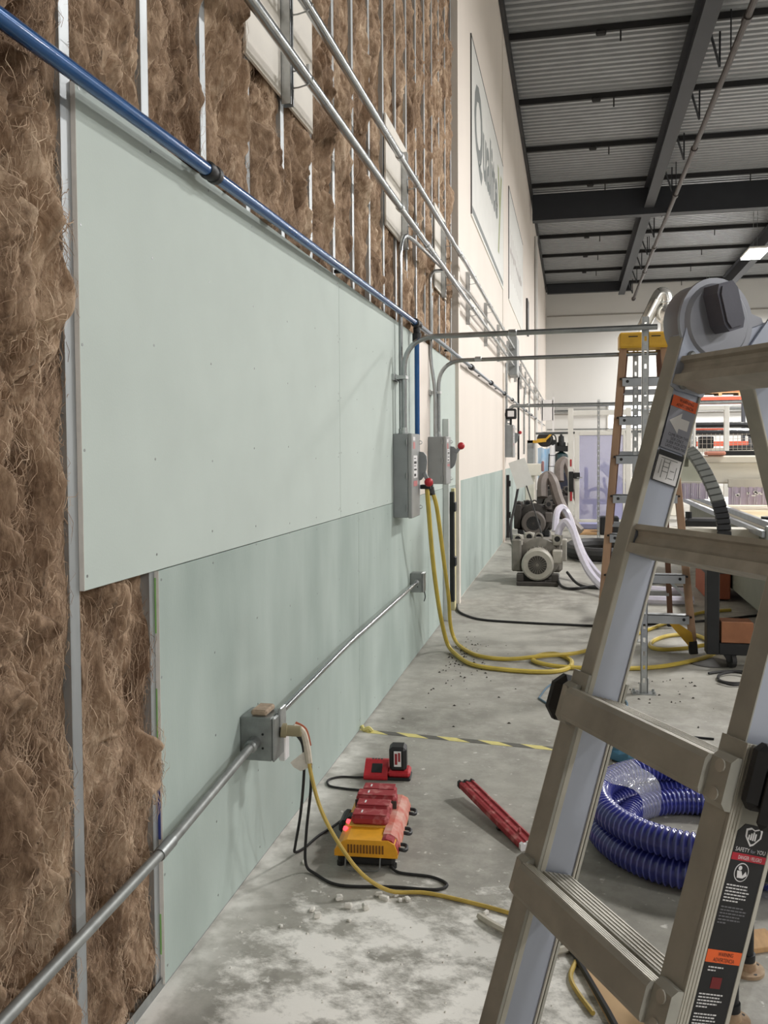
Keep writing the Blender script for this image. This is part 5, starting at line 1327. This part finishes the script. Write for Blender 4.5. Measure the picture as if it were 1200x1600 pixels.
for k, x in enumerate((2.35, 2.70)):
    o = MB().box((x, 20.0, 1.60), (x+.27, 20.4, 1.86), .02).build('dark_bin', M_BLACKM); tag(o, ('left dark bin on the far white shelf', 'right dark bin on the far white shelf')[k], 'bin')
o = MB().box((1.9, 19.9, 1.52), (4.4, 20.6, 1.60), .006).box((1.95, 20.0, 0), (2.03, 20.5, 1.52)).box((4.2, 20.0, 0), (4.28, 20.5, 1.52)).build('shelf_table', M_CREAMM); tag(o, 'cream bench behind the white safety frame', 'bench')
rk = thing('pallet_rack', 'far pallet rack with orange beams near the end wall', 'rack', (4.2, 30, 0))
for y in (30, 31.2):
    for x in (3.5, 5.55): MB().box((x-.06, y-.05, 0), (x+.06, y+.05, 4.1), .005).build('upright', mat('rack_dark', C(70, 72, 78), .5), rk)
    MB().box((3.56, y-.04, 3.10), (5.49, y+.04, 3.27), .004).build('beam', M_RACKO, rk)
    MB().box((3.56, y-.04, 1.70), (5.49, y+.04, 1.85), .004).build('beam', M_RACKO, rk)
MB().box((3.56, 30, 3.27), (5.49, 31.2, 3.30)).build('deck', M_GALV, rk, smooth=0)
o = MB().box((3.95, 30.1, 3.42), (5.3, 31.0, 3.9), .01).build('carton_load', M_CARDB); tag(o, 'long brown carton on the top of the far rack', 'carton')
pl_ = thing('pallet', 'wooden pallet under the long carton on the far rack', 'pallet', (4.2, 30.5, 3.3))
for x in (3.95, 4.6, 5.2): MB().box((x, 30.05, 3.30), (x+.1, 31.05, 3.39)).build('block', M_WOOD, pl_, smooth=0)
MB().box((3.95, 30.05, 3.39), (5.3, 31.05, 3.42)).build('deck_board', M_WOOD, pl_, smooth=0)
o = MB().box((3.60, 30.02, 3.30), (3.90, 30.3, 3.75), .01).build('white_box', M_WHITE); tag(o, 'small white box at the left end of the far rack shelf', 'box')
rc_ = MB().box((1.36, 9.6, .02), (1.60, 10.4, .40), .01).build('carton', mat('red_brown_carton', C(150, 84, 60), .8)); tag(rc_, 'reddish carton on the floor under the router bed edge', 'carton')
# ================================================================== VACUUM PUMPS
def pump(label, x, y, k, mats, detail=True):
    body, light, dark = mats
    t = thing('vacuum_pump', label, 'pump', (x, y, 0))
    def S(v): return tuple(a*k for a in v)
    def b(name, lo, hi, bev, m, par=t): return MB().box(S(lo), S(hi), bev*k, None).build(name, m, par, False)
    def lat(name, p, ax, prof, m, par=t, n=28): return MB().lathe(S(p), ax, [(a*k, r*k) for a, r in prof], n).build(name, m, par, False)
    b('skid', (-.24, -.02, 0), (.24, .80, .05), .01, dark)
    for sx in (-.2, .2): b('foot', (sx-.04, 0, .05), (sx+.04, .12, .14), .008, dark)
    lat('motor', (0, .0, .245), (0, 1, 0), [(.0, .12), (.0, .165), (.02, .185), (.14, .185), (.15, .172), (.36, .172), (.38, .15)], light)
    mb = MB()
    for i in range(24):
        a = 2*PI*i/24; u = V(math.cos(a), 0, math.sin(a)); p = V(0, 0, .245)+u*.172
        mb.bar(S(p+V(0, .155, 0)), S(p+V(0, .36, 0)), .006*k, .03*k, 0, up=u)
    o = mb.build('cooling_fins', body, t, False, smooth=0); o['kind'] = 'stuff'
    g = lat('fan_grille', (0, -.004, .245), (0, 1, 0), [(0, .105), (.006, .11), (.012, .11)], dark)
    mb = MB()
    for i in range(20):
        a = 2*PI*i/20; u = V(math.cos(a), 0, math.sin(a)); mb.bar(S(V(0, -.006, .245)+u*.025), S(V(0, -.006, .245)+u*.108), .004*k, .004*k, 0, up=(0, 1, 0))
    mb.cyl(S((0, -.012, .245)), S((0, 0, .245)), .02*k, 10); o = mb.build('grille_spokes', body, g, False, smooth=0); o['kind'] = 'stuff'
    lat('bell_housing', (0, .36, .28), (0, 1, 0), [(0, .17), (.02, .24), (.06, .25), (.10, .25)], body)
    b('pump_block', (-.30, .44, .10), (.28, .80, .50), .04, body)
    b('terminal_box', (.17, .12, .25), (.28, .30, .40), .01, light)
    b('side_tank', (-.31, .20, .14), (-.20, .50, .52), .015, body)
    for i, (px, py) in enumerate(((-.24, .36), (.22, .40), (-.12, .66))):
        pt = lat('port', (px, py, .44), (0, 0, 1), [(0, .055), (.06, .055), (.07, .065), (.12, .065)], light, n=16)
        lat('port_cap', (px, py-.075, .52), (0, 1, 0), [(-.02, .052), (.08, .052)], light, par=pt, n=16); lat('port_bore', (px, py-.098, .52), (0, 1, 0), [(0, .034), (.004, .034)], M_BLACK, par=pt, n=16)
    MB().tube(spline([S((-.04, .40, .51)), S((-.04, .40, .55)), S((0, .40, .575)), S((.04, .40, .55)), S((.04, .40, .51))], 4), .012*k, 7).build('lifting_eye', body, t, False)
    b('gauge_block', (.26, .46, .24), (.33, .62, .50), .01, light)
    return t
pump('nearest grey vacuum pump with round motor grille on the floor', -.385, 10.35, 1.0, (M_PUMP, M_PUMPL, M_PUMPD))
pump('dark middle vacuum pump beyond the nearest grey pump', -.66, 15.9, 1.16, (M_PUMPD, mat('pump_dark_motor', C(96, 90, 86), .5, .2), M_BLACKM))
pump('farthest dark vacuum pump with grey hoses before the compressor', -.40, 20.8, 1.3, (M_PUMPD, mat('pump_dark_motor', C(96, 90, 86), .5, .2), M_BLACKM))
cord('clear_hose', 'left clear hose arching from the nearest pump to the floor', [(-.16, 10.72, .56), (-.13, 10.74, .66), (-.06, 10.72, .72), (.02, 10.6, .62), (.10, 10.35, .40), (.22, 10.0, .19), (.42, 9.6, .06), (.75, 9.3, .05), (1.2, 9.3, .05)], .045, M_CLHOSE, 'hose')
cord('clear_hose', 'right clear hose arching higher behind the first one from the pump', [(-.20, 11.2, .56), (-.18, 11.3, .78), (-.12, 11.4, .85), (-.04, 11.4, .76), (.05, 11.2, .52), (.18, 10.8, .26), (.42, 10.3, .06), (.8, 10.0, .05), (1.25, 9.9, .05)], .042, M_CLHOSE, 'hose')
cord('grey_hose', 'thick grey hose arching from the middle pump to the floor', [(-.52, 16.4, .72), (-.52, 16.5, 1.0), (-.42, 16.6, 1.10), (-.32, 16.5, .98), (-.22, 16.4, .66), (-.05, 16.3, .34), (.15, 16.2, .11)], .10, M_GREYHOSE, 'hose')
cord('grey_hose', 'thick grey hose arching from the farthest pump to the floor', [(-.28, 21.3, .85), (-.28, 21.4, 1.22), (-.16, 21.5, 1.32), (-.04, 21.4, 1.05), (.10, 21.2, .6), (.3, 21.0, .13)], .115, M_GREYHOSE, 'hose')
cord('power_cord', 'upper black cable running right from the nearest pump', [(-.05, 10.5, .15), (.1, 10.3, .03), (.4, 10.2, .018), (.9, 10.3, .018), (1.3, 10.4, .018)], .016, M_BLACKR)
cord('power_cord', 'lower black cable looping right from the nearest pump foot', [(-.16, 10.45, .10), (-.12, 10.25, .03), (.0, 10.1, .018), (.3, 10.35, .018), (.7, 10.6, .018), (1.3, 10.9, .018)], .016, M_BLACKR)
o = MB().tube(spline([(.40+.42*math.cos(a), 13.4+.75*math.sin(a), .11) for a in [i*PI/8 for i in range(17)]], 3), .10, 10).build('black_hose_coil', M_BLACKR); tag(o, 'thick black hose ring on the floor left of the stepladder', 'hose')
# ================================================================== PALE FRAME DOOR WITH LILAC SHEET
fd = thing('frame_door', 'pale steel frame with a lilac plastic door sheet and black latch', 'door frame', (.5, 17.9, 0))
for x in (-.02, 1.08): MB().box((x-.05, 17.85, 0), (x+.05, 17.95, 2.40), .006).build('post', M_WHITE, fd)
MB().box((-.02, 17.86, 2.26), (1.08, 17.94, 2.36), .006).build('lintel', M_WHITE, fd)
dr = MB().box((.06, 17.86, .16), (.15, 17.92, 1.95), .005).box((.98, 17.86, .16), (1.02, 17.92, 1.95), .005).box((.15, 17.86, 1.87), (.98, 17.92, 1.95), .005).box((.15, 17.86, .16), (.98, 17.92, .22), .005).build('door_leaf', M_WHITE, fd)
MB().box((.15, 17.885, .22), (.98, 17.89, 1.87)).build('lilac_sheet', mat('lilac_film', C(190, 190, 226), .2, var=.04, vscale=3, alpha=.48), dr, smooth=0)
MB().box((-.055, 17.80, .76), (.04, 17.85, 1.16), .01).box((.04, 17.80, 1.02), (.16, 17.86, 1.14), .01).build('latch', M_BLACK, fd)
MB().box((-.03, 17.80, .58), (.01, 17.84, .76), .008).box((-.03, 17.83, 1.26), (.0, 17.85, 1.40), .006).build('red_latch_part', M_RED, fd)
MB().box((.10, 17.78, 1.03), (.20, 17.80, 1.05)).build('latch_lever', M_GALV, fd, smooth=0)
# behind and before the lilac sheet
oc = thing('office_chair', 'dark navy chair seen through the lilac sheet', 'chair', (.5, 19.0, 0))
MB().box((.20, 18.75, .46), (.75, 19.25, .56), .04).build('seat', M_NAVY, oc); MB().box((.26, 19.20, .56), (.34, 19.28, 1.22), .02, None).build('back_post', M_NAVY, oc)
MB().tube(spline([(.32, 18.8, .60), (.36, 18.8, .74), (.52, 18.8, .78), (.68, 18.8, .72), (.72, 18.8, .58)], 4), .035, 8).build('arm', M_NAVY, oc)
MB().cyl((.47, 19, .08), (.47, 19, .46), .04, 10).build('column', M_BLACKM, oc)
for a in range(5): MB().bar((.47, 19, .09), (.47+.28*math.cos(a*1.257), 19+.28*math.sin(a*1.257), .05), .05, .04, .005).build('base_arm', M_BLACKM, oc)
wbn = thing('work_bench', 'pale bench with a grey machine arm seen through the lilac sheet', 'bench', (1.0, 19.6, 0))
MB().box((.80, 19.3, 0), (1.5, 20.0, .88), .01).build('cabinet', M_LILACP, wbn); MB().box((.60, 19.3, 1.38), (1.4, 19.9, 1.42), .005).build('shelf', M_WHITE, wbn)
MB().bar((.62, 19.3, 1.28), (1.0, 19.3, .90), .10, .20, .02).build('machine_arm', M_ENCL, wbn)
MB().tube(spline([(.66, 19.2, 1.0), (.70, 19.2, .78), (.82, 19.2, .70), (.95, 19.2, .72)], 4), .03, 7).build('bent_tube', M_NAVY, wbn)
MB().box((.84, 19.15, 1.26), (.98, 19.3, 1.36), .005).build('black_clip', M_BLACK, wbn)
o = MB().box((.12, 18.05, .0), (.95, 18.6, .14), .03).build('wrapped_pallet', M_LILACP); tag(o, 'low wrapped pallet seen through the lilac sheet', 'pallet')
o = MB().box((.52, 16.9, 0), (.86, 17.25, .34), .02).build('black_bin', M_BLACKM); tag(o, 'black bin on the floor before the lilac sheet', 'bin')
for k in range(3):
    o = MB().box((.0, 16.9+.25*k, .0), (.50, 17.02+.25*k, .05), .004).build('timber_strip', M_WOOD); tag(o, ('nearest timber strip on the floor beside the black bin', 'middle timber strip on the floor beside the black bin', 'farthest timber strip on the floor beside the black bin')[k], 'timber')
o = MB().bar((.98, 16.4, .02), (1.14, 16.5, .62), .05, .03, .004).build('white_plank', M_WHITE); tag(o, 'leaning white strip behind the stepladder rail', 'plank')
o = MB().box((1.0, 15.6, 0), (1.42, 16.0, .42), .01).build('carton', M_CARDB); tag(o, 'brown carton on the floor behind the stepladder', 'carton')
MB2 = MB().box((1.10, 15.598, .24), (1.20, 15.602, .33)); o2 = MB2.build('carton_label', M_LABELW, o, smooth=0)
o = MB().box((1.0, 22.2, 0), (2.6, 22.9, .9), .01).build('low_cabinet', M_CREAMM); tag(o, 'cream low cabinet far behind the stepladder', 'cabinet')
# ================================================================== COMPRESSOR CORNER
cp = thing('air_compressor', 'dark teal air compressor with black pump head at the far corner', 'compressor', (-.31, 26.5, 0))
MB().lathe((-.30, 26.5, .30), (0, 0, 1), [(0, .12), (.08, .22), (1.05, .22), (1.18, .18), (1.25, .06)], 20).build('tank', M_TEAL, cp)
for a in range(3): MB().cyl((-.30+.18*math.cos(a*2.09), 26.5+.18*math.sin(a*2.09), 0), (-.30+.18*math.cos(a*2.09), 26.5+.18*math.sin(a*2.09), .36), .025, 8).build('leg', M_TEAL, cp)
MB().box((-.46, 26.3, 1.55), (-.10, 26.7, 1.72), .02).lathe((-.30, 26.5, 1.72), (0, 0, 1), [(0, .13), (.10, .13), (.12, .09), (.28, .08), (.30, .04), (.36, .03), (.37, .10), (.40, .10)], 14).box((-.12, 26.35, 1.58), (.04, 26.6, 1.82), .02).build('pump_head', M_BLACKM, cp)
MB().box((-.60, 26.3, 1.52), (-.46, 26.5, 1.90), .015).build('motor_cover', M_BLACKM, cp)
MB().box((-.50, 26.1, .0), (-.08, 26.28, .95), .02).build('dark_cabinet', mat('dark_navy_metal', C(30, 34, 52), .5), cp)
o = MB().box((-.06, 26.1, 1.25), (-.0, 26.2, 1.33)).build('tank_tag', M_LABELW, cp, smooth=0)
hr = thing('hose_reel', 'black hose reel with yellow guide arm hung at the far wall', 'hose reel', (-.75, 24, 1.7))
MB().lathe((-.72, 23.85, 1.88), (.25, 1, 0), [(0, .06), (.0, .19), (.04, .20), (.05, .15), (.20, .15), (.21, .20), (.25, .19), (.25, .06)], 24).build('drum', M_BLACKR, hr)
MB().bar((-.90, 23.80, 1.84), (-.66, 23.76, 1.86), .05, .10, .01).bar((-.68, 23.76, 1.86), (-.52, 23.74, 2.02), .05, .05, .01).build('guide_arm', M_LYEL, hr)
MB().box((XW, 23.9, 1.78), (-.86, 24.0, 1.86), .006).build('wall_bracket', M_LYEL, hr)
MB().tube(spline([(-.53, 23.74, 2.0), (-.44, 23.74, 1.98), (-.40, 23.74, 1.86), (-.40, 23.74, 1.6)], 4), .02, 6).build('hose_tail', M_BLACKR, hr)
def sheet(label, x0, x1, y, z0, z1, k):
    v = []; f = []; n, m = 14, 8
    for q in (0, .012):
        for j in range(m+1):
            for i in range(n+1):
                u = i/n; w = j/m; v.append((x0+(x1-x0)*u*(1-.25*w*(k % 2)), y+q+.05*math.sin(9*u+k+2*w)*(.4+w), z1-(z1-z0)*w+.02*math.sin(7*u)))
    N_ = (n+1)*(m+1)
    for j in range(m):
        for i in range(n):
            a = j*(n+1)+i; f.append((a, a+1, a+n+2, a+n+1)); f.append((N_+a, N_+a+n+1, N_+a+n+2, N_+a+1))
    o = mesh_obj('hanging_sheet', v, f, M_SHEETB if k else M_LABELW, None, True, 40); return tag(o, label, 'sheet')
sheet('tall pale blue plastic sheet hanging at the far corner', -.92, -.58, 25.0, .0, 1.65, 1)
sheet('whitish plastic sheet hanging beside the compressor tank', -.66, -.46, 25.6, .0, 1.75, 0)
o = MB().box((-1.0, 30.5, 2.6), (-.6, 30.6, 3.3), .01).box((-1.02, 30.5, 0), (-.96, 30.6, 3.4)).box((-.64, 30.5, 0), (-.58, 30.6, 3.4)).build('corner_frame', M_LABELW); tag(o, 'bright pale panel frame in the far corner above the reel', 'frame')
rk2 = thing('wire_rack', 'thin black wire rack in the far corner below the reel', 'rack', (-.55, 24.8, 0))
for x in (-.66, -.46): MB().cyl((x, 24.7, 0), (x+.06, 24.7, 1.5), .014, 6).build('upright', M_BLACKM, rk2)
for z in (.5, .85, 1.15, 1.45): MB().cyl((-.68+.04*z, 24.7, z), (-.44+.04*z, 24.7, z), .010, 6).build('rung', M_BLACKM, rk2)
cbn = thing('wall_cabinet', 'narrow cream cabinet post on the far wall under the panel box', 'cabinet', (-1.05, 22.8, 0))
MB().box((XW+.007, 22.7, 0), (-.92, 22.95, 1.15), .01).build('post', M_CREAMM, cbn); MB().box((XW+.007, 22.6, .95), (-.75, 23.1, 1.25), .01).build('head_box', M_CREAMM, cbn)
MB().box((-.74, 22.6, 1.05), (-.68, 22.9, 1.32), .02).build('reddish_gauge', mat('muted_red', C(150, 110, 112), .5), cbn)
